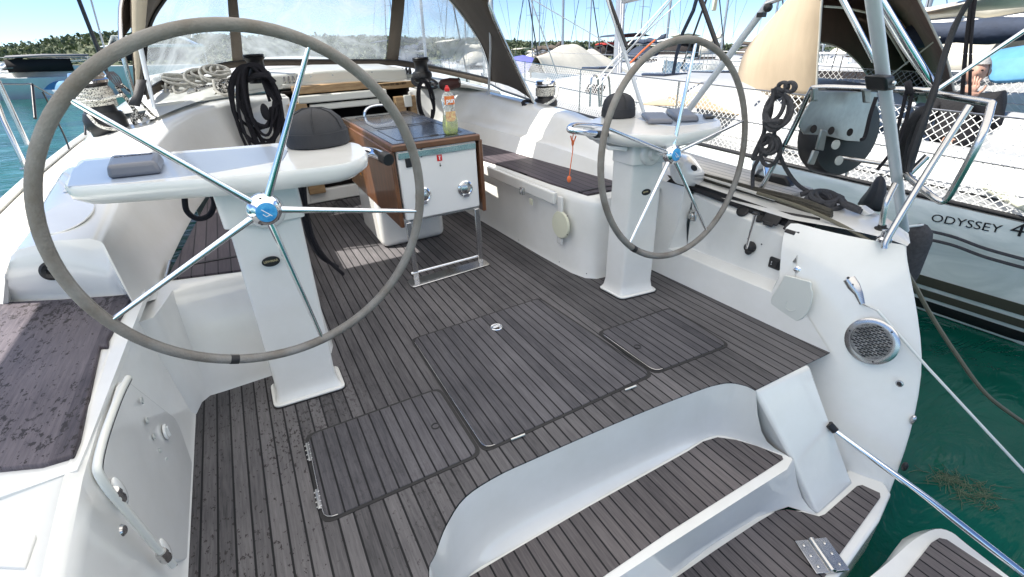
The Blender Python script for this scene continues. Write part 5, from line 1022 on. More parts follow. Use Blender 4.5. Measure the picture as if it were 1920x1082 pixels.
# fold-down platform behind the transom
zf = -.52
t = thing('boarding_platform', 'folded down boarding platform with teak top at the bottom right corner', 'platform', P(1760,1040,z=zf))
o_ = [P(u, v, z=zf) for u, v in ((1626,1086),(1666,1054),(1714,1012),(1754,992),(1784,998),(1812,1020),(1900,1088))]
cen = sum(o_, Vector())/len(o_); rows = [[p.copy() for p in spline(o_, 3)], [p+(p-cen).normalized()*.03+Vector((0, 0, -.03)) for p in spline(o_, 3)], [p+(p-cen).normalized()*.03+Vector((0, 0, -.10)) for p in spline(o_, 3)], [p+Vector((0, 0, -.14)) for p in spline(o_, 3)]]
obj('platform_shell', MB().grid(rows), 'gel', t, ang=50); ext = [Vector((o_[-1].x, -.35, zf)), Vector((o_[0].x, -.35, zf))]
obj('platform_deck', MB().prism([p for p in spline(o_, 3)]+ext, (0, 0, -.12)), 'gel', t, smooth=False)
tk_ = [P(u, v, z=zf) for u, v in ((1690,1090),(1745,1020),(1760,1011),(1774,1014),(1895,1095))]
obj('platform_teak', MB().prism([p+Vector((0, 0, .008)) for p in tk_]+[Vector((tk_[-1].x, -.3, zf+.008)), Vector((tk_[0].x, -.3, zf+.008))], (0, 0, -.02)), 'teak3', t, smooth=False)
c = P(1712,470,x=2.05); t = thing('fender', 'grey fender hanging outside the right quarter', 'fender', c)
obj('fender_body', MB().lathe(c+Vector((0, .0, -.20)), [(.02, 0), (.055, .03), (.062, .08), (.062, .26), (.05, .31), (.02, .34)], n=20), 'ropeg', t, ang=60)
obj('fender_line', MB().tube([c+Vector((0, 0, .14)), P(1700,425,x=1.9)], .006, 6), 'ropewhite', t)
# ================================================================ SURROUNDINGS (world frame, true horizontal)
NX = 3.50
ZW = W(1735, 590, x=NX+.12).z
def structure(o): o['kind'] = 'structure'; return o
def gridplane(x0, x1, y0, y1, n, z): return MB().grid([[Vector((x0+(x1-x0)*i/n, y0+(y1-y0)*j/n, z)) for i in range(n+1)] for j in range(n+1)])
structure(obj('water', gridplane(-900, 900, -500, 1400, 4, ZW), 'water', None, frame='world', smooth=False))
structure(obj('seabed', gridplane(-900, 900, -500, 1400, 2, ZW-6), mat('seabed_mud', (.03, .05, .035), .9), None, frame='world', smooth=False))
def az(u, v):
    d = W(u, v, y=CAMW.y+10)-CAMW; return math.atan2(d.x, d.y), math.atan2(d.z, math.hypot(d.x, d.y))
prof = [(-1.6, .050)]+[az(*q) for q in ((-60,88),(0,82),(60,78),(120,66),(190,58),(235,62),(330,62),(450,66),(600,66),(760,68),(900,72),(1000,77),(1100,78),(1200,77),(1320,78),(1400,82),(1500,84))]+[(1.5, .03)]
prof.sort()
def elev(a):
    for (a0, e0), (a1, e1) in zip(prof, prof[1:]):
        if a0 <= a <= a1: return e0+(e1-e0)*(a-a0)/(a1-a0)
    return .03
D0, D1 = 300, 450
def hillpt(a, f):
    D = D0+(D1-D0)*f if f <= 1 else D1+(f-1)*300
    hh = (D1*math.tan(elev(a))+CAMW.z-ZW-3.2)*(math.sin(min(f, 1)*math.pi/2)**.8) if f <= 1 else (D1*math.tan(elev(a))+CAMW.z-ZW-3.2)*(1-(f-1)*.6)
    nz = noise.noise(Vector((a*14, f*3, 1)))*1.6*min(1, f*2)
    return Vector((CAMW.x+math.sin(a)*D, CAMW.y+math.cos(a)*D, ZW+max(-.3, hh+nz-.3)))
rows = [[hillpt(-1.7+3.3*i/160, f_) for i in range(161)] for f_ in (0, .06, .15, .3, .5, .7, .85, 1.0, 1.2, 2.0)]
structure(obj('hills', MB().grid(rows), 'hill', None, frame='world'))
rnd = random.Random(3); lv = MB()
def clump(c, r, n=7):
    for _ in range(n):
        q = c+Vector((rnd.gauss(0, .42), rnd.gauss(0, .42), rnd.gauss(.15, .38)))*r
        a, b = Vector((rnd.uniform(-1, 1), rnd.uniform(-1, 1), rnd.uniform(-1, 1))).normalized(), Vector((rnd.uniform(-1, 1), rnd.uniform(-1, 1), rnd.uniform(-1, 1))).normalized()
        s_ = r*rnd.uniform(.35, .65); lv.add([q+a*s_, q+b*s_, q-a*s_*.8+b*.2, q-b*s_*.9], [(0, 1, 2), (0, 2, 3), (0, 3, 1), (1, 3, 2)])
for i in range(14000):
    a = rnd.uniform(-1.25, 1.25) if i % 3 else rnd.uniform(-.1, .7); f_ = rnd.random()**.8
    if i % 9 == 0: f_ = 1.0
    p = hillpt(a, f_); r_ = rnd.uniform(1.0, 2.4)*(1.15 if f_ < .9 else .7); clump(p+Vector((0, 0, r_*.25)), r_, 6)
    if f_ > .97 and rnd.random() < .3:
        for k in range(3): clump(p+Vector((0, 0, 1.0+k*1.1)), 1.0-.22*k, 4)
o = obj('woodland', lv, 'leaf', None, frame='world', smooth=False); o['kind'] = 'stuff'
# --- generic sailing yacht, bow towards local +Y, waterline at z=0, origin amidships on the water
def yacht(name, label, loc, head, L, bm_, fb, opt, group=None):
    t = thing(name, label, 'sailboat', loc, 'world', group); t.matrix_world = Matrix.Translation(Vector(loc)) @ Matrix.Rotation(head, 4, 'Z'); ORG[t.name] = Vector((0, 0, 0))
    rows = []; st = [(-.5, .80, .0), (-.42, .90, .0), (-.25, .98, 0), (0, 1, 0), (.2, .86, .02), (.35, .58, .05), (.45, .26, .09), (.5, .02, .13)]
    for (s_, w_, rise) in st:
        y = s_*L; hw = bm_/2*w_; z1 = fb*(1+rise*1.5); y2 = y+(rise*2.0-.02 if s_ < .45 else -.6)
        half = [(hw*.72, -.35), (hw*.88, .0), (hw*.96, fb*.4), (hw, z1-.04), (hw*.985, z1)]
        rows.append([Vector((-x, y2 if z < .3 and s_ > .3 else y, z)) for x, z in half[::-1]]+[Vector((x, y2 if z < .3 and s_ > .3 else y, z)) for x, z in half])
    obj('hull', MB().grid([list(r_) for r_ in rows]).add(rows[0], [tuple(range(10))]), opt.get('hull', 'gel'), t, ang=50)
    obj('deck', MB().grid([[Vector((x*bm_/2*w_, s_*L, fb*(1+r_*1.5)+.0+.06*(1-x*x))) for x in (-.97, -.5, 0, .5, .97)] for s_, w_, r_ in st[:-1]]), 'ngel', t)
    stp = MB()
    for sg in (-1, 1): stp.grid([[Vector((sg*(bm_/2*w_*.893+.012), s_*L, .03)), Vector((sg*(bm_/2*w_*.91+.012), s_*L, .10))] for s_, w_, r_ in st[:-2]])
    obj('waterline_stripe', stp, opt.get('stripe', 'navy'), t)
    cr = []
    for (y, w_, h) in ((-.12, .52, .05), (-.115, .55, .36), (0, .56, .40), (.12, .46, .36), (.22, .30, .22), (.26, .22, .03)):
        cr.append([Vector((x*bm_/2*w_, y*L, fb+(h if abs(x) < .99 else .02)+.03*(1-x*x))) for x in (-1.06, -1, -.6, 0, .6, 1, 1.06)])
    obj('coachroof', MB().grid(cr), 'ngel', t, bevel=.03)
    for sg in (-1, 1): obj('cabin_window', MB().grid([[Vector((sg*(bm_/2*w_*1.035), y*L, fb+.12)), Vector((sg*(bm_/2*w_*1.012), y*L, fb+.27))] for y, w_ in ((-.10, .55), (0, .56), (.10, .48))]), 'dark', t)
    H = L*opt.get('mh', 1.35)
    obj('mast', MB().tube([Vector((0, .06*L, fb)), Vector((0, .055*L, fb+H*.6)), Vector((0, .05*L, fb+H))], [.085, .08, .05], 10), 'mast', t)
    sp = MB(); 
    for hh in (.38, .68): sp.tube([Vector((-.9, .03*L, fb+H*hh)), Vector((0, .055*L, fb+H*hh+.08)), Vector((.9, .03*L, fb+H*hh))], .022, 6)
    obj('spreaders', sp, 'mast', t)
    obj('boom', MB().tube([Vector((0, .05*L, fb+1.15)), Vector((0, -.30*L, fb+1.25))], .07, 8), 'mast', t)
    bc = [Vector((0, .05*L-k*.035*L, fb+1.38+.05*math.sin(k*2.1)+.25*max(0, 1-k/2))) for k in range(10)]
    obj('sail_cover', MB().tube(bc, [.13+.02*math.sin(k*1.7) for k in range(10)], 10, flat=1.25), opt.get('cover', 'navy'), t)
    rg = MB()
    rg.tube([Vector((0, .5*L, fb*1.15)), Vector((0, .052*L, fb+H*.97))], .035, 6)
    for sg in (-1, 1):
        rg.tube([Vector((sg*bm_*.46, .02*L, fb)), Vector((sg*.9, .03*L, fb+H*.38)), Vector((sg*.9, .03*L, fb+H*.68)), Vector((0, .05*L, fb+H*.96))], .011, 5)
        rg.tube([Vector((sg*bm_*.38, -.49*L, fb)), Vector((0, .05*L, fb+H*.98))], .010, 5)
    obj('rigging', rg, 'black', t)
    if opt.get('hood', 1):
        hd = [[Vector((math.cos(a)*bm_*.30, y, fb+.3+hh*math.sin(a))) for a in [math.pi*k/8 for k in range(9)]] for y, hh in ((-.03*L, .15), (-.08*L, .72), (-.15*L, .80), (-.17*L, .72))]
        obj('sprayhood', MB().grid(hd), opt.get('canvas', 'navy'), t, solid=.02)
    if opt.get('bimini', 0):
        bd_ = [[Vector((x*bm_*.36, y*L, fb+1.75+.18*(1-x*x))) for x in (-1, -.6, 0, .6, 1)] for y in (-.46, -.38, -.28, -.22)]
        obj('bimini', MB().grid(bd_), opt.get('canvas', 'navy'), t, solid=.03)
        lg = MB()
        obj('bimini_frame', lg.tube([Vector((-bm_*.36, -.34*L, fb+1.75)), Vector((-bm_*.38, -.36*L, fb))], .015, 6).tube([Vector((bm_*.36, -.34*L, fb+1.75)), Vector((bm_*.38, -.36*L, fb))], .015, 6), 'steel', t)
    rl = MB(); 
    for sg in (-1, 1):
        for z in (.32, .6): rl.tube([Vector((sg*bm_/2*w_*.97, s_*L, fb*(1+r_*1.5)+z)) for s_, w_, r_ in st[:-1]], .007, 5)
        for s_, w_, r_ in st[:-1]: rl.tube([Vector((sg*bm_/2*w_*.97, s_*L, fb*(1+r_*1.5))), Vector((sg*bm_/2*w_*.97, s_*L, fb*(1+r_*1.5)+.6))], .012, 5)
    rl.tube([Vector((-bm_*.40, -.49*L, fb+.6)), Vector((bm_*.40, -.49*L, fb+.6))], .013, 6)
    obj('guard_rails', rl, 'steel', t)
    return t
def copy_tree(o, par=None):
    c = o.copy(); C.objects.link(c); c.parent = par
    for ch in list(o.children): copy_tree(ch, c)
    return c
GR = 'yachts moored in the rows behind the neighbouring boat'
kinds = [yacht('moored_yacht', 'distant yacht with navy sail cover moored in the rows behind', (9.6, 30, ZW), math.pi+.05, 11.5, 3.7, 1.15, dict(cover='navy', canvas='navy', bimini=1), GR),
         yacht('moored_yacht', 'distant yacht with cream canvas moored in the rows behind', (14.5, 31, ZW), math.pi, 12.5, 3.9, 1.2, dict(cover='cream', canvas='cream', bimini=1), GR),
         yacht('moored_yacht', 'distant yacht with brown sail cover moored in the rows behind', (19.5, 30.5, ZW), math.pi-.04, 10.5, 3.4, 1.05, dict(cover='canvas', canvas='canvas', bimini=0, mh=1.25), GR)]
rnd = random.Random(12); pos = []
for k in range(3, 9): pos.append((9.6+6.2*k, 30+rnd.uniform(-.8, .8), math.pi))
for k in range(5): pos.append((15+8.0*k, 52+rnd.uniform(-1, 1), 0))
for k in range(3): pos.append((20+11*k, 70+rnd.uniform(-1, 1), math.pi))
for i, (x, y, h) in enumerate(pos):
    c = copy_tree(kinds[i % 3]); c.matrix_world = Matrix.Translation((x, y, ZW)) @ Matrix.Rotation(h+rnd.uniform(-.05, .05), 4, 'Z') @ Matrix.Scale(rnd.uniform(.9, 1.12), 4)
near = [(kinds[1], (12.6, 6.5), 0.0, 'yacht with cream canvas moored one berth beyond the neighbouring boat'), (kinds[0], (17.3, 7.5), 0, 'yacht with navy covers moored two berths beyond the neighbouring boat'),
        (kinds[2], (22.0, 6.8), 0, 'yacht with brown sail cover moored three berths beyond the neighbouring boat'), (kinds[1], (26.8, 7), 0, 'yacht with cream covers moored four berths beyond the neighbouring boat')]
for k_, (x, y), h, lb in near:
    c = copy_tree(k_); c.matrix_world = Matrix.Translation((x, y, ZW)) @ Matrix.Rotation(h, 4, 'Z'); c['label'] = lb
    if 'group' in c: del c['group']
# --- canvas covered boat, blue covered boat, red canopy motor boat, white cabin cruiser
def hullshape(L, bm_, fb, sheer=.12):
    rows = []
    for s_, w_, r_ in ((-.5, .86, 0), (-.3, .97, 0), (0, 1, .01), (.25, .8, .04), (.4, .45, .08), (.5, .02, sheer)):
        hw = bm_/2*w_; z1 = fb*(1+r_*2); half = [(hw*.75, -.3), (hw*.9, 0), (hw, z1-.03), (hw*.97, z1)]
        rows.append([Vector((-x, s_*L, z)) for x, z in half[::-1]]+[Vector((x, s_*L, z)) for x, z in half])
    return MB().grid(rows).add(rows[0], [tuple(range(8))]), rows
def placed(name, label, cat, loc, head):
    t = thing(name, label, cat, loc, 'world'); t.matrix_world = Matrix.Translation(Vector(loc)) @ Matrix.Rotation(head, 4, 'Z'); ORG[t.name] = Vector((0, 0, 0)); return t
def at(u, v, dist):
    d = (W(u, v, y=CAMW.y+10)-CAMW); d.z = 0; d = d.normalized()*dist; return (CAMW.x+d.x, CAMW.y+d.y, ZW)
t = placed('covered_boat', 'boat tented over with cream tarpaulins left of the thick mast', 'boat', at(1072, 120, 23), math.pi-.9)
h, _r = hullshape(10, 3.4, 1.15); obj('hull', h, 'gel', t, ang=50)
rows = []
rnd = random.Random(5)
for i in range(13):
    y = -4.9+9.4*i/12; pk = .95+.50*math.exp(-((y-.5)/2.6)**2)+.30*math.exp(-((y+3.4)/.8)**2)+rnd.uniform(-.09, .09); hw = 1.75*(1-.75*max(0, (y-1)/3.6)**2)
    rows.append([Vector((x*hw, y, .95+pk*(1-abs(x)**1.25)+rnd.uniform(-.04, .04))) for x in (-1.02, -1, -.7, -.4, -.15, 0, .15, .4, .7, 1, 1.02)])
obj('tarpaulin', MB().grid(rows), 'cream', t, sub=1, solid=.02)
t = placed('covered_boat', 'boat under a violet blue cover beyond the right hood corner', 'boat', at(990, 125, 27), math.pi-.2)
h, _r = hullshape(7.5, 2.7, 1.0); obj('hull', h, 'gel', t, ang=50)
obj('cover', MB().grid([[Vector((x*1.35*w_, y, 1.0+hh*(1-abs(x)**1.5))) for x in (-1, -.6, -.2, .2, .6, 1)] for y, w_, hh in ((-3.5, .9, .3), (-2.2, 1, 1.0), (-.8, 1, 1.15), (.6, .9, .9), (2.0, .7, .6), (3.2, .3, .2))]), 'violet', t, sub=1, solid=.02)
obj('bow_rail', MB().tube(spline([Vector((-1.0, -3.7, 1.0)), Vector((-1.0, -3.8, 1.6)), Vector((1.0, -3.8, 1.6)), Vector((1.0, -3.7, 1.0))], 5), .025, 8), 'steel', t)
def motor(name, label, loc, head, L, fb, canopy, fly=0):
    t = placed(name, label, 'motor boat', loc, head); bm_ = L*.32
    h, _r = hullshape(L, bm_, fb); obj('hull', h, 'gel', t, ang=50)
    obj('deck', MB().prism([Vector((x, y, fb+.0)) for x, y in ((-bm_*.42, -L*.49), (bm_*.42, -L*.49), (bm_*.46, 0), (bm_*.36, .27*L), (0, .46*L), (-bm_*.36, .27*L), (-bm_*.46, 0))], (0, 0, -.05)), 'gel2', t)
    cab = [[Vector((x*bm_*.36*w_, y*L, z)) for x in (-1, -.95, 0, .95, 1)] for y, w_, z in ((.30, .5, fb+.05), (.18, .9, fb+.45), (.05, .95, fb+.55))]
    obj('fore_cabin', MB().grid(cab), 'gel', t, bevel=.04, solid=.02)
    ws = [[Vector((x*bm_*.36, (y-.03*abs(x))*L, z)) for x in (-1, -.5, 0, .5, 1)] for y, z in ((.07, fb+.50), (-.02, fb+1.25))]
    obj('windscreen', MB().grid(ws), 'dark', t, solid=.02)
    for sx_ in (-1, 1): obj('side_window', MB().grid([[Vector((sx_*bm_*.365, y*L, z)) for y in (.03, -.15, -.28)] for z in (fb+.35, fb+1.15)]), 'dark', t, solid=.02)
    obj('roof', MB().grid([[Vector((x*bm_*.42, y*L, z+.1*(1-x*x))) for x in (-1, -.5, 0, .5, 1)] for y, z in ((.02, fb+1.25), (-.15, fb+1.33), (-.38, fb+1.30))]), canopy, t, solid=.08)
    ps = MB()
    for x in (-.38, .38): ps.tube([Vector((x*bm_, -.37*L, fb)), Vector((x*bm_, -.37*L, fb+1.3))], .03, 6)
    obj('roof_posts', ps, 'steel', t)
    if fly:
        obj('flybridge', MB().grid([[Vector((x*bm_*.36*w_, y*L, z)) for x in (-1, -.5, 0, .5, 1)] for y, w_, z in ((.0, .7, fb+1.4), (-.03, .9, fb+1.95), (-.3, 1, fb+1.9), (-.36, 1, fb+1.4))]), 'gel', t, solid=.06)
        obj('radar_arch', MB().tube(spline([Vector((-bm_*.36, -.33*L, fb+1.9)), Vector((-bm_*.3, -.36*L, fb+2.9)), Vector((bm_*.3, -.36*L, fb+2.9)), Vector((bm_*.36, -.33*L, fb+1.9))], 5), .09, 8), 'gel', t)
    r_ = MB(); 
    for z in (.35, .62): r_.tube(spline([Vector((-bm_*.45, 0, fb+z)), Vector((-bm_*.36, .27*L, fb+z)), Vector((0, .49*L, fb+z+.1)), Vector((bm_*.36, .27*L, fb+z)), Vector((bm_*.45, 0, fb+z))], 4), .016, 6)
    obj('bow_rail', r_, 'steel', t); return t
motor('motor_boat', 'motor boat with a red canopy among the masts before the hill', at(1127, 100, 46), 1.2, 9.5, 1.4, 'redc')
motor('motor_boat', 'white cabin cruiser with dark windscreen seen through the top of the right wheel', at(1268, 100, 33), 2.2, 8.5, 1.3, 'gel')
motor('motor_boat', 'white flybridge motor yacht moored on the far quay behind the left winch', at(225, 120, 50), 1.45, 15, 1.9, 'gel', 1)
motor('motor_boat', 'open motor boat with dark grey canopy at the far left quay', at(30, 130, 50), 1.75, 11, 1.3, 'greycanopy')
t = placed('dinghy', 'small pale dinghy with blue cover beside the far left motor boat', 'dinghy', at(105, 140, 48), 1.2)
h, _r = hullshape(2.8, 1.2, .5); obj('hull', h, 'gel', t, ang=50); obj('cover', MB().grid([[Vector((x*.56*w_, y, .5+hh*(1-x*x))) for x in (-1, -.5, 0, .5, 1)] for y, w_, hh in ((-1.3, .9, .2), (-.5, 1, .7), (.3, .9, .6), (1.1, .5, .2))]), 'bluec', t, sub=1)
t = placed('skiff', 'small blue hulled skiff bow just left of the beige hood', 'skiff', at(1362, 150, 17), 2.6)
h, _r = hullshape(5.0, 2.0, 1.0); obj('hull', h, mat('powder_blue_hull', (.30, .48, .62), .3), t, ang=50); obj('gunwale', MB().tube([r_[0] for r_ in _r]+[r_[-1] for r_ in _r][::-1], .04, 6), 'gel', t)
obj('thwart', MB().box((0, -.5, .9), (1.8, .3, .05)), 'gel2', t)
t = placed('moored_yacht', 'white yacht lying in front of the far quay right of the left winch', 'sailboat', at(300, 120, 60), 1.0) if 0 else None
# quay on the left
q0, q1 = Vector(at(-260, 150, 62)), Vector(at(330, 150, 58)); d = (q1-q0).normalized(); nn = Vector((-d.y, d.x, 0))
t = thing('quay', 'low stone quay on the far side of the water at the left', 'quay', q0, 'world')
obj('quay_wall', MB().prism([q0+Vector((0, 0, -.5)), q1+Vector((0, 0, -.5)), q1+nn*6+Vector((0, 0, -.5)), q0+nn*6+Vector((0, 0, -.5))], (0, 0, 1.2)), 'concrete', t)
obj('quay_fender', MB().box((q0+q1)/2+Vector((0, 0, .25))-nn*.12, ((q1-q0).length, .2, .3), Matrix.Rotation(math.atan2(d.y, d.x), 3, 'Z')), 'rubber', t)
# ================================================================ THE NEIGHBOURING YACHT
NX = 3.50
zs = W(1750, 381, x=NX).z; zs2 = W(1400, 293, x=NX).z
nb = thing('neighbour_yacht', 'white yacht moored alongside to the right with its model name on the side', 'sailboat', (5.6, 4, ZW), 'world')
def ns(y): return zs+(zs2-zs)*(y-W(1750,381,x=NX).y)/(W(1400,293,x=NX).y-W(1750,381,x=NX).y)*.8
ysn = (-1.2, -.6, 0, .8, 1.6, 2.6, 3.8, 5.5, 7.5, 9.5, 11.5, 13.0, 13.6); hwn = (1.92, 2.0, 2.06, 2.12, 2.14, 2.15, 2.14, 2.08, 1.9, 1.55, .95, .3, .03); NC = NX+2.14
rows = []
for y, hw in zip(ysn, hwn):
    z = ns(y); half = [(hw*.80, ZW-.3), (hw*.93, ZW+.02), (hw*.975, ZW+.30), (hw*.995, z-.35), (hw, z-.05), (hw*.985, z)]
    rows.append([Vector((NC-x, y, q)) for x, q in half[::-1]]+[Vector((NC+x, y, q)) for x, q in half])
hl = obj('hull', MB().grid(rows).add(rows[0], [tuple(range(12))]), 'nhull', nb, ang=50)
def hullx_(y, z):
    for i in range(len(ysn)-1):
        if ysn[i] <= y <= ysn[i+1]:
            r0, r1 = rows[i][:6], rows[i+1][:6]; f_ = (y-ysn[i])/(ysn[i+1]-ysn[i]); rr = [a.lerp(b, f_) for a, b in zip(r0, r1)]
            for a, b in zip(rr, rr[1:]):
                if b.z <= z <= a.z: return a.x+(b.x-a.x)*(a.z-z)/(a.z-b.z)
    return NX
for (za, zb_, m_) in ((ZW-.02, ZW+.115, 'black'), (ZW+.145, ZW+.21, 'stripe'), (ZW+.245, ZW+.33, 'stripe')):
    obj('boot_stripe', MB().grid([[Vector((hullx_(y, za)-.006, y, za)), Vector((hullx_(y, (za+zb_)/2)-.006, y, (za+zb_)/2)), Vector((hullx_(y, zb_)-.006, y, zb_))] for y in [-1.15+.4*k for k in range(34)]]), m_, hl)
obj('deck', MB().grid([[Vector((NC+x*hw*.985, y, ns(y)+.05*(1-x*x))) for x in (-1, -.6, 0, .6, 1)] for y, hw in zip(ysn, hwn)]), 'ngel', nb)
obj('toe_rail', MB().tube([Vector((NC-hw*.985+.02, y, ns(y)+.02)) for y, hw in zip(ysn, hwn)], .018, 8), 'black', nb)
# lettering on the topside
def on_hull(u, v):
    p = W(u, v, x=NX+.03); return Vector((hullx_(p.y, p.z)-.002, p.y, p.z))
pA, pB = on_hull(1750, 407), on_hull(1880, 430); L_ = (pB-pA).length; ax = (pB-pA).normalized(); mid = (pA+pB)/2
tm = textmesh('ODYSSEY', L_/4.9, origin=(0, 0, 0), ax=ax, up=(0, 0, 1)); x0 = min(p.dot(ax) for p in tm.v); x1 = max(p.dot(ax) for p in tm.v); k_ = L_/(x1-x0)
tm.v = [ax*p.dot(ax)*k_+Vector((0, 0, p.z-ax.z*p.dot(ax)))*1.0+mid+Vector((-.004, 0, 0)) for p in tm.v]; obj('hull_lettering', tm, 'ink', hl, smooth=False)
pC = on_hull(1911, 431); obj('hull_number', textmesh('4', L_/3.2, origin=pC+Vector((-.006, 0, 0)), ax=ax, sx=1.2), 'ink', hl, smooth=False)
# coachroof and cockpit coamings
cr = []
for (y, hw, h) in ((3.2, 1.25, .05), (3.25, 1.3, .46), (4.2, 1.35, .52), (5.5, 1.30, .50), (7.0, 1.1, .42), (8.6, .8, .30), (9.8, .45, .06)):
    cr.append([Vector((NC+x*hw, y, ns(y)+(h if abs(x) < 1.0 else .03)+.06*(1-min(1, x*x)))) for x in (-1.12, -.97, -.6, 0, .6, .97, 1.12)])
obj('coachroof', MB().grid(cr), 'ngel', nb, ang=60, sub=1)
for y in (4.4, 5.4, 6.6): obj('cabin_window', MB().prism([Vector((NC-1.28-.06*0+(y-4.4)*.06, y, ns(y)+.20)), Vector((NC-1.26+(y-4.4)*.07, y+.55, ns(y)+.21)), Vector((NC-1.22+(y-4.4)*.07, y+.52, ns(y)+.34)), Vector((NC-1.24+(y-4.4)*.06, y+.04, ns(y)+.34))], (-.05, 0, .0)), 'dark', nb, bevel=.01)
for sg in (-1, 1):
    obj('cockpit_coaming', MB().grid([[Vector((NC+sg*x, y, ns(y)+z)) for x, z in ((1.72, .03), (1.62, .24), (1.5, .30), (1.3, .30), (1.2, .20), (1.15, -.3))] for y in (-1.0, .2, 1.4, 2.4, 3.3)]), 'ngel', nb, ang=60, sub=1)
# deck gear: hatches, winches, coiled rope
for (x, y, sx_, sy_) in ((-.5, 6.0, .5, .5), (.5, 6.0, .5, .5), (0, 8.2, .55, .55)): obj('deck_hatch', MB().box((NC+x, y, ns(y)+.52-.02*(y-6)), (sx_, sy_, .04)), 'tabletop', nb, bevel=.02)
for (y) in (.9, 2.2):
    obj('deck_winch', MB().lathe((NC-1.42, y, ns(y)+.30), [(.08, 0), (.09, .03), (.065, .06), (.065, .12), (.08, .15), (.03, .16), (.001, .16)], n=20), 'chrome', nb)
mb = MB()
for k in range(5): coil(mb, (NC-1.92+.05*k, .35+.12*k, ns(.5)+.05), Vector((.10, .02, 0)), Vector((.02, .14, .01)), 2, .011, jit=.35, seed=60+k)
obj('rope_heap', mb, 'ropew', nb)
# rails and netting along its port side
rail = [Vector((NC-hw*.965, y, ns(y))) for y, hw in zip(ysn[:-1], hwn[:-1])]
def railpt(y):
    for a, b in zip(rail, rail[1:]):
        if a.y <= y <= b.y: return a.lerp(b, (y-a.y)/(b.y-a.y))
    return rail[-1]
HR = .62
st_ = MB()
for y in (-.9, .45, 2.2, 4.2, 6.2, 8.2, 10.2, 12.0): st_.tube([railpt(y), railpt(y)+Vector((0, 0, HR))], .013, 8)
obj('stanchions', st_, 'steel', nb)
ll_ = MB()
for z in (HR*.52, HR): ll_.tube([railpt(-1+.5*k)+Vector((0, 0, z)) for k in range(28)], .006, 6)
obj('lifelines', ll_, 'steel', nb)
def netting(ptf, y0, y1, z0, z1, cell, r, nm):
    m_ = MB(); L_ = y1-y0; H_ = z1-z0; n = int((L_+H_)/cell)
    for sg in (1, -1):
        for i in range(n+1):
            a = y0-H_+i*cell if sg > 0 else y0+i*cell; pts = []
            for k in range(5):
                f_ = k/4; y = a+sg*H_*f_
                if y0 <= y <= y1: p = ptf(y)+Vector((.002*sg, .012*math.sin(y*9+f_*7), z0+H_*f_-.02*math.sin(math.pi*f_)*abs(math.sin(y*1.6)))); pts.append(p)
            if len(pts) > 1: m_.tube(pts, r, 3, caps=False)
    return obj(nm, m_, 'net', nb, smooth=False)
netting(railpt, -1.0, 12.0, .03, HR-.01, .060, .0034, 'safety_netting')
# far-side netting and rail
def railpt2(y): p = railpt(y); return Vector((2*NC-p.x, p.y, p.z))
netting(railpt2, -1.0, 9.0, .03, HR-.01, .085, .003, 'safety_netting')
ll_ = MB()
for z in (HR*.52, HR): ll_.tube([railpt2(-1+.5*k)+Vector((0, 0, z)) for k in range(26)], .006, 6)
for y in (-.9, .45, 2.2, 4.2, 6.2, 8.2): ll_.tube([railpt2(y), railpt2(y)+Vector((0, 0, HR))], .013, 8)
obj('lifelines', ll_, 'steel', nb)
# boarding gate hoops left of the right helm
gt = MB()
for (u, w_) in ((1112, 12), (1133, 10)):
    pts = [W(u-6, 200, y=5.2), W(u-3, 150, y=5.2), W(u+3, 142, y=5.2), W(u+9, 150, y=5.2), W(u+12, 200, y=5.2)]; gt.tube(spline(pts, 4), .013, 8)
obj('gate_hoop', gt, 'steel', nb)
# mast, boom end, running rigging
mp = W(1157, 150, x=NC); mt_ = Vector((NC+.05, mp.y, ns(mp.y)+.3))
d0 = (W(1164, 0, x=NC)-mp).normalized(); mbse = mp-d0*((mp.z-mt_.z)/d0.z)
obj('mast', MB().tube([mbse, mp, mp+d0*6, mp+d0*13], [.105, .105, .10, .09], 16, flat=.8), 'mast', nb)
obj('mast_track', MB().tube([mbse+Vector((-.03, -.11, 0)), mp+d0*13+Vector((-.03, -.11, 0))], .02, 6).tube([mbse+Vector((-.06, -.085, 0)), mp+d0*13+Vector((-.06, -.085, 0))], .012, 6), 'white', nb)
obj('boom', MB().tube([mp+d0*1.32+Vector((0, -.1, 0)), Vector((NC-.02, mp.y-4.8, mp.z+1.55))], .085, 10), 'mast', nb)
bs = [(mp+d0*1.5+Vector((0, -.1, 0))).lerp(Vector((NC-.02, mp.y-4.8, mp.z+1.75)), k/9) for k in range(10)]
obj('stack_pack', MB().tube(bs, [.16+.015*math.sin(k*2) for k in range(10)], 12, flat=1.3), 'beige', nb)
rg = MB()
for (u0, v0, u1, v1, yy, rr) in ((1262,-10,1105,165,5.0,.008), (1268,-10,1120,165,5.0,.008), (1276,0,1150,120,5.0,.006), (992,-10,1045,140,6.0,.008), (1000,0,1180,105,6.5,.006), (1200,40,1300,62,5.5,.003)):
    obj('shroud', MB().tube([W(u0, v0, y=yy), W(u1, v1, y=yy)], rr, 6), 'ropewhite', nb)

obj('topping_line', MB().tube([W(1228, 75, y=5.0), W(1205, 95, y=5.0), W(1180, 120, y=5.0)], .010, 6), 'orange', nb)
obj('flag_block', MB().box(W(1340, 8, y=4.0), (.05, .03, .12)), 'ivory', nb, bevel=.01)
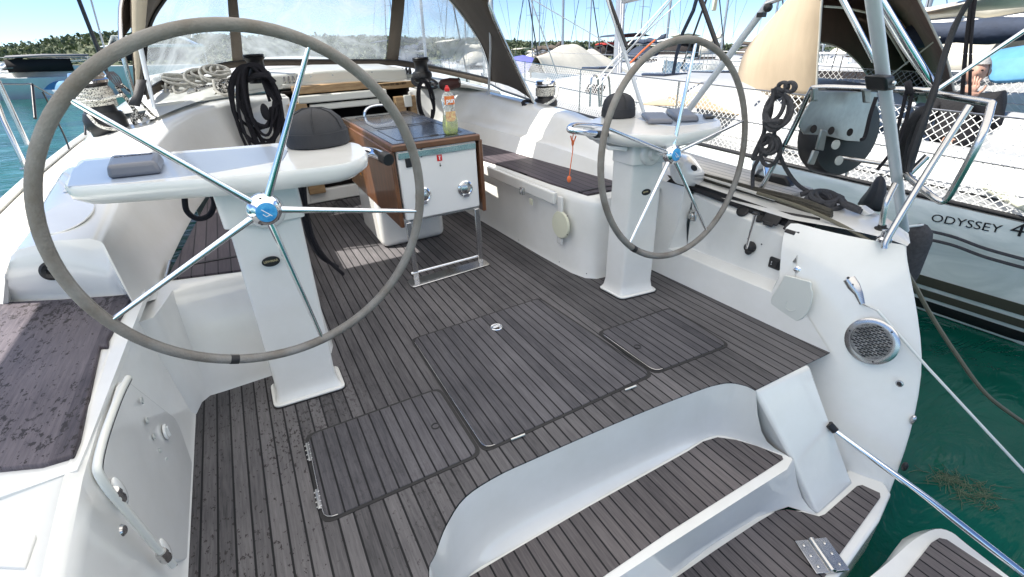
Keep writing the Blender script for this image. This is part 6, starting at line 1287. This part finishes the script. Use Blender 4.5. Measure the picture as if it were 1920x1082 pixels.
# the beige hood with its dark lining and open side window
HY = 3.0
def N1(u, v, y): return W(u, v, y=y)
pb = [N1(1530,188,3.0), N1(1533,120,3.0), N1(1537,60,3.0), N1(1541,0,3.0), N1(1552,-60,3.0), N1(1600,-110,3.0)]
fb_ = [N1(1378,190,4.6), N1(1383,140,4.6), N1(1396,98,4.7), N1(1425,60,4.8), N1(1468,26,4.9), N1(1530,-12,5.0)]
hd = thing('neighbour_hood', 'large beige canvas hood with dark brown lining on the neighbouring yacht', 'sprayhood', N1(1530,188,3.0), 'world')
rows = [[a.lerp(b, f_)+Vector((-.10*math.sin(math.pi*f_), 0, .06*math.sin(math.pi*f_))) for a, b in zip(spline(pb, 3), spline(fb_, 3))] for f_ in (0, .2, .4, .6, .8, 1)]
obj('outer_side', MB().grid(rows), 'beige', hd, solid=.01, ang=180, loff=-1)
sb_ = [N1(1790,176,3.0), N1(1775,110,3.0), N1(1752,60,3.0), N1(1728,10,3.0), N1(1700,-40,3.0), N1(1640,-110,3.0)]
fs_ = [N1(1735,192,4.9), N1(1728,130,4.9), N1(1712,80,4.95), N1(1690,40,5.0), N1(1660,10,5.0), N1(1600,-30,5.0)]
rows = [[a.lerp(b, f_) for a, b in zip(spline(sb_, 3), spline(fs_, 3))] for f_ in (0, .33, .66, 1)]
obj('inner_side', MB().grid(rows), 'brownin', hd, solid=.01, ang=180)
rows = [[a.lerp(b, f_) for a, b in zip(spline(pb[3:]+sb_[:2:-1], 3), spline(fb_[3:]+fs_[:2:-1], 3))] for f_ in (0, .5, 1)]
obj('roof_lining', MB().grid(rows), 'brownin', hd, solid=.01, ang=180)
# front panel, with an arched opening low on its left
fo = [N1(1522,78,4.7), N1(1560,84,4.75), N1(1590,100,4.8), N1(1618,128,4.85), N1(1640,165,4.9), N1(1648,190,4.9)]
fe = [N1(1500,5,4.9), N1(1560,-30,5.0), N1(1640,0,5.0), N1(1700,50,4.95), N1(1730,120,4.9), N1(1737,192,4.9)]
obj('front_panel', MB().grid([spline(fe, 3), [a.lerp(b, .5) for a, b in zip(spline(fe, 3), spline(fo, 3))], spline(fo, 3)]), 'brownin', hd, solid=.01, ang=180)
obj('window_piping', MB().tube(spline(fo, 4), .012, 8), 'cream', hd)
obj('edge_piping', MB().tube(spline(sb_, 3), .012, 8), 'cream', hd); obj('edge_piping', MB().tube(spline(pb, 3), .010, 8), 'cream', hd)
obj('hood_frame', MB().tube(spline([N1(1546,12,3.6), N1(1600,18,3.7), N1(1650,40,3.8), N1(1700,120,3.9)], 4), .012, 8).tube([N1(1762,70,3.2), N1(1700,118,3.6), N1(1660,150,3.9)], .010, 8), 'ivory', hd)
R2 = [N1(1448,165,3.9), N1(1470,142,3.7), N1(1492,132,3.5), N1(1500,120,3.4), N1(1530,110,3.2)]
obj('edge_strap', MB().tube(spline([p+Vector((-.12, -.02, 0)) for p in R2], 4), .016, 6, flat=.4), 'canvas', hd)
obj('hood_skirt', MB().grid([[N1(1200,196,4.3), N1(1290,200,4.2), N1(1380,215,3.9), N1(1450,216,3.6), N1(1500,212,3.3)], [N1(1270,178,4.5), N1(1330,170,4.6), N1(1382,180,4.6), N1(1450,180,4.0), N1(1530,188,3.0)]]), 'beige', hd, solid=.01)
# navy roll, awning, blue tarp on boats beyond
single('rolled_sail', MB().tube(spline([W(1700,70,x=8.2), W(1780,62,x=8.2), W(1860,58,x=8.2), W(1960,52,x=8.2)], 4), [.15+.02*math.sin(k) for k in range(13)], 12), 'navy', 'dark navy rolled sail cover on the boom of the boat beyond the neighbour, upper right', 'sail cover', W(1800,60,x=8.2), frame='world')
single('awning', MB().grid([[W(1735,22,x=8.6), W(1800,8,x=8.6), W(1880,-10,x=8.6)], [W(1735,28,x=10), W(1800,22,x=10), W(1960,8,x=10)]]), 'cream', 'pale stretched awning at the top right above the navy sail cover', 'awning', W(1800,15,x=9), frame='world', solid=.03)
single('tarpaulin', MB().grid([[W(1848,160,x=6.9), W(1880,158,x=6.9), W(1960,155,x=6.9)], [W(1852,120,x=7.0), W(1890,105,x=7.0), W(1960,100,x=7.0)], [W(1845,98,x=7.4), W(1890,88,x=7.4), W(1960,78,x=7.4)]]), 'bluec', 'bright blue tarpaulin draped over the boat at the right edge', 'tarpaulin', W(1880,130,x=7), frame='world', sub=1, solid=.04)
# mooring lines along its hull
for k, (v0, v1) in enumerate(((425, 497), (441, 513))):
    pts = [W(1700, v0, x=NX-.10), W(1780, v0+17, x=NX-.09), W(1850, v0+42, x=NX-.09), W(1960, v1, x=NX-.08)]
    single('mooring_line', MB().tube(spline(pts, 5), .011, 8), 'ropeg', ('upper' if k == 0 else 'lower')+' of two dark mooring lines stretched along the neighbouring hull', 'mooring line', pts[0], frame='world')
single('boarding_plank', MB().tube([W(1850,351,x=3.9), W(1960,408,x=3.35)], .028, 10), 'ivory', 'cream tube slanting off the neighbouring deck edge at the right', 'pole', W(1850,351,x=3.9), frame='world')
# --- the person sitting in the neighbouring cockpit
def person():
    XP = 4.75
    hp = W(1832, 134, x=XP); s_ = 1.0
    t = thing('person', 'grey haired person in black sitting in the next cockpit with one hand raised', 'person', W(1825, 215, x=XP), 'world')
    o_ = org(t)
    to = (CAMW-hp); to.z = 0; to = to.normalized(); sd_ = Vector((-to.y, to.x, 0))   # sd_: towards the right of the picture is -sd_? resolved below
    rgt = (W(1900, 134, x=XP)-W(1800, 134, x=XP)); rgt.z = 0; rgt = rgt-to*rgt.dot(to); rgt.normalize()
    pel = hp+Vector((0, 0, -.72))
    V = [pel, pel+Vector((0, 0, .22))+to*.02, pel+Vector((0, 0, .45))+to*.0, hp+Vector((0, 0, -.19)),
         hp+Vector((0, 0, -.22))-rgt*.17, hp+Vector((0, 0, -.46))-rgt*.24+to*.05, hp+Vector((0, 0, -.52))-rgt*.05+to*.26,
         hp+Vector((0, 0, -.20))+rgt*.18, hp+Vector((0, 0, -.44))+rgt*.25+to*.06, hp+Vector((0, 0, -.20))+rgt*.03+to*.19,
         pel-rgt*.10+to*.22, pel-rgt*.12+to*.46+Vector((0, 0, .02)), pel-rgt*.12+to*.50+Vector((0, 0, -.40)),
         pel+rgt*.10+to*.22, pel+rgt*.12+to*.46+Vector((0, 0, .02)), pel+rgt*.12+to*.50+Vector((0, 0, -.40))]
    E = [(0,1),(1,2),(2,3),(2,4),(4,5),(5,6),(2,7),(7,8),(8,9),(0,10),(10,11),(11,12),(0,13),(13,14),(14,15)]
    rad = [.16,.15,.16,.075,.085,.06,.042,.085,.062,.045,.10,.075,.055,.10,.075,.055]
    def skin(nm, V, E, rad, m, root=0, sub=2):
        me = bpy.data.meshes.new(nm); me.from_pydata([p-o_ for p in V], E, []); me.update()
        o = bpy.data.objects.new(nm, me); C.objects.link(o); o.parent = t
        md = o.modifiers.new('skin', 'SKIN'); md.use_smooth_shade = True
        for i, r_ in enumerate(rad): me.skin_vertices[0].data[i].radius = (r_, r_*.85); me.skin_vertices[0].data[i].use_root = (i == root)
        sb = o.modifiers.new('s', 'SUBSURF'); sb.levels = sub; sb.render_levels = sub
        me.materials.append(MT[m]); return o
    skin('clothed_body', V, E, rad, 'jacket')
    # head with a face, turned a little towards the camera
    hb = MB(); rows = []
    for i in range(17):
        ph = math.pi*i/16; row = []
        for j in range(24):
            a = 2*math.pi*j/24; x_, y_, z_ = math.sin(ph)*math.sin(a), math.sin(ph)*math.cos(a), math.cos(ph)
            rx, ry, rz = .076, .098, .118
            if z_ < 0: rx *= 1+z_*.22; ry *= 1+z_*.06
            bump = 0
            if y_ > .55: bump += .024*math.exp(-((x_/.14)**2+((z_+.08)/.20)**2)) - .010*math.exp(-(((abs(x_)-.36)/.14)**2+((z_-.10)/.10)**2)) + .006*math.exp(-((x_/.3)**2+((z_+.42)/.07)**2)) + .010*math.exp(-((x_/.3)**2+((z_+.80)/.15)**2))
            row.append(hp+rgt*(x_*rx)+to*(y_*ry+bump)+Vector((0, 0, z_*rz)))
        rows.append(row+[row[0]])
    hb.grid(rows); hd_ = obj('head', hb, 'skin', t, ang=180)
    for s2 in (-1, 1):
        hb2 = MB().ball(hp+rgt*s2*.074+Vector((0, 0, -.005)), (.012, .02, .032)); obj('ear', hb2, 'skin', hd_)
        obj('eye', MB().ball(hp+rgt*s2*.029+to*.083+Vector((0, 0, .012)), (.011, .011, .007)), 'dark', hd_)
    hr = MB()
    for i in range(9):
        ph = math.pi*i/16*1.05; row = []
    rows = []
    for i in range(10):
        row = []
        for j in range(24):
            a = 2*math.pi*j/24; front = math.cos(a); lim = 1.15 if front > .3 else 1.9; ph = lim*i/9
            x_, y_, z_ = math.sin(ph)*math.sin(a), math.sin(ph)*math.cos(a), math.cos(ph); row.append(hp+rgt*x_*.086+to*y_*.106+Vector((0, 0, z_*.130+.004)))
        rows.append(row+[row[0]])
    obj('hair', hr.grid(rows), 'hairg', t, ang=180)
    # raised hand: palm and five separate fingers
    wr = V[9]; pc = wr+Vector((0, 0, .075))+to*.015-rgt*.01
    up = (pc-wr).normalized(); hs_ = rgt
    skin('neck', [hp+Vector((0, 0, -.20)), hp+Vector((0, 0, -.08))], [(0, 1)], [.052, .05], 'skin')
    Vh = [wr, wr.lerp(pc, .45), pc]; Eh = [(0, 1), (1, 2)]; rh = [.026, .030, .026]
    for k, (dx, ln) in enumerate(((-.030, .066), (-.010, .076), (.010, .072), (.029, .058))):
        b0 = len(Vh); k0 = pc+hs_*dx+up*.025; k1 = k0+up*ln*.5-to*.006-rgt*.006*(1.5-k)*-1; k2 = k0+up*ln*.82-to*.028; k3 = k0+up*ln*.95-to*.048
        Vh += [k0, k1, k2, k3]; Eh += [(2, b0), (b0, b0+1), (b0+1, b0+2), (b0+2, b0+3)]; rh += [.0115, .0095, .0085, .0075]
    b0 = len(Vh); k0 = wr.lerp(pc, .6)+hs_*.035; Vh += [k0, k0+hs_*.028+up*.030, k0+hs_*.036+up*.062]; Eh += [(1, b0), (b0, b0+1), (b0+1, b0+2)]; rh += [.014, .011, .009]
    skin('raised_hand', Vh, Eh, rh, 'skin', 0, 1)
    w2 = V[6]; pc2 = w2+to*.08-rgt*-.02; Vh = [w2, pc2]; Eh = [(0, 1)]; rh = [.025, .028]
    for k, dx in enumerate((-.028, -.009, .010, .028)):
        b0 = len(Vh); k0 = pc2+rgt*dx+to*.02; Vh += [k0, k0+to*.035-Vector((0, 0, .01)), k0+to*.05-Vector((0, 0, .035))]; Eh += [(1, b0), (b0, b0+1), (b0+1, b0+2)]; rh += [.011, .0095, .008]
    b0 = len(Vh); Vh += [w2.lerp(pc2, .5)+rgt*.035, w2.lerp(pc2, .8)+rgt*.055]; Eh += [(0, b0), (b0, b0+1)]; rh += [.013, .010]
    skin('resting_hand', Vh, Eh, rh, 'skin', 0, 1)
    # bench under the person
    obj('cockpit_bench', MB().box((pel.x, pel.y, pel.z-.22), (.5, 1.6, .12)), 'gel', nb, bevel=.02)
person()
mb = MB(); rnd = random.Random(77)
for k in range(150):
    q_ = rnd.random(); a = W(1750+110*q_+rnd.gauss(0, 7), 890+42*q_+rnd.gauss(0, 5+8*q_), z=ZW+.004); b = a+Vector((rnd.uniform(-.10, .10), rnd.uniform(-.07, .07), rnd.uniform(-.004, .004))); mb.tube([a, a.lerp(b, .5)+Vector((rnd.uniform(-.02, .02), rnd.uniform(-.02, .02), .003)), b], .0012, 4)
single('mesh_debris', mb, mat('drift_scum', (.16, .22, .13), .8, var=.5, vscale=20), 'pale scrap of weed drifting on the green water by the stern', 'weed', W(1800,915,z=ZW+.012), frame='world')
# each background yacht says where it stands
_ord = ['first','second','third','fourth','fifth','sixth','seventh','eighth','ninth','tenth']
_rows = {}
for o in [o for o in bpy.data.objects if o.parent is None and o.get('group') == GR]:
    p = o.matrix_world.translation; _rows.setdefault(0 if p.y < 45 else 1 if p.y < 62 else 2, []).append((p.x, o))
for r_, lst in _rows.items():
    lst.sort(key=lambda t: t[0])
    for i, (x, o) in enumerate(lst):
        cv = 'navy' if 'navy' in o['label'] else 'cream' if 'cream' in o['label'] else 'brown'
        o['label'] = '%s covered yacht, %s from the left in the %s row beyond the neighbouring boat' % (cv, _ord[i], ('nearest', 'middle', 'farthest')[r_])
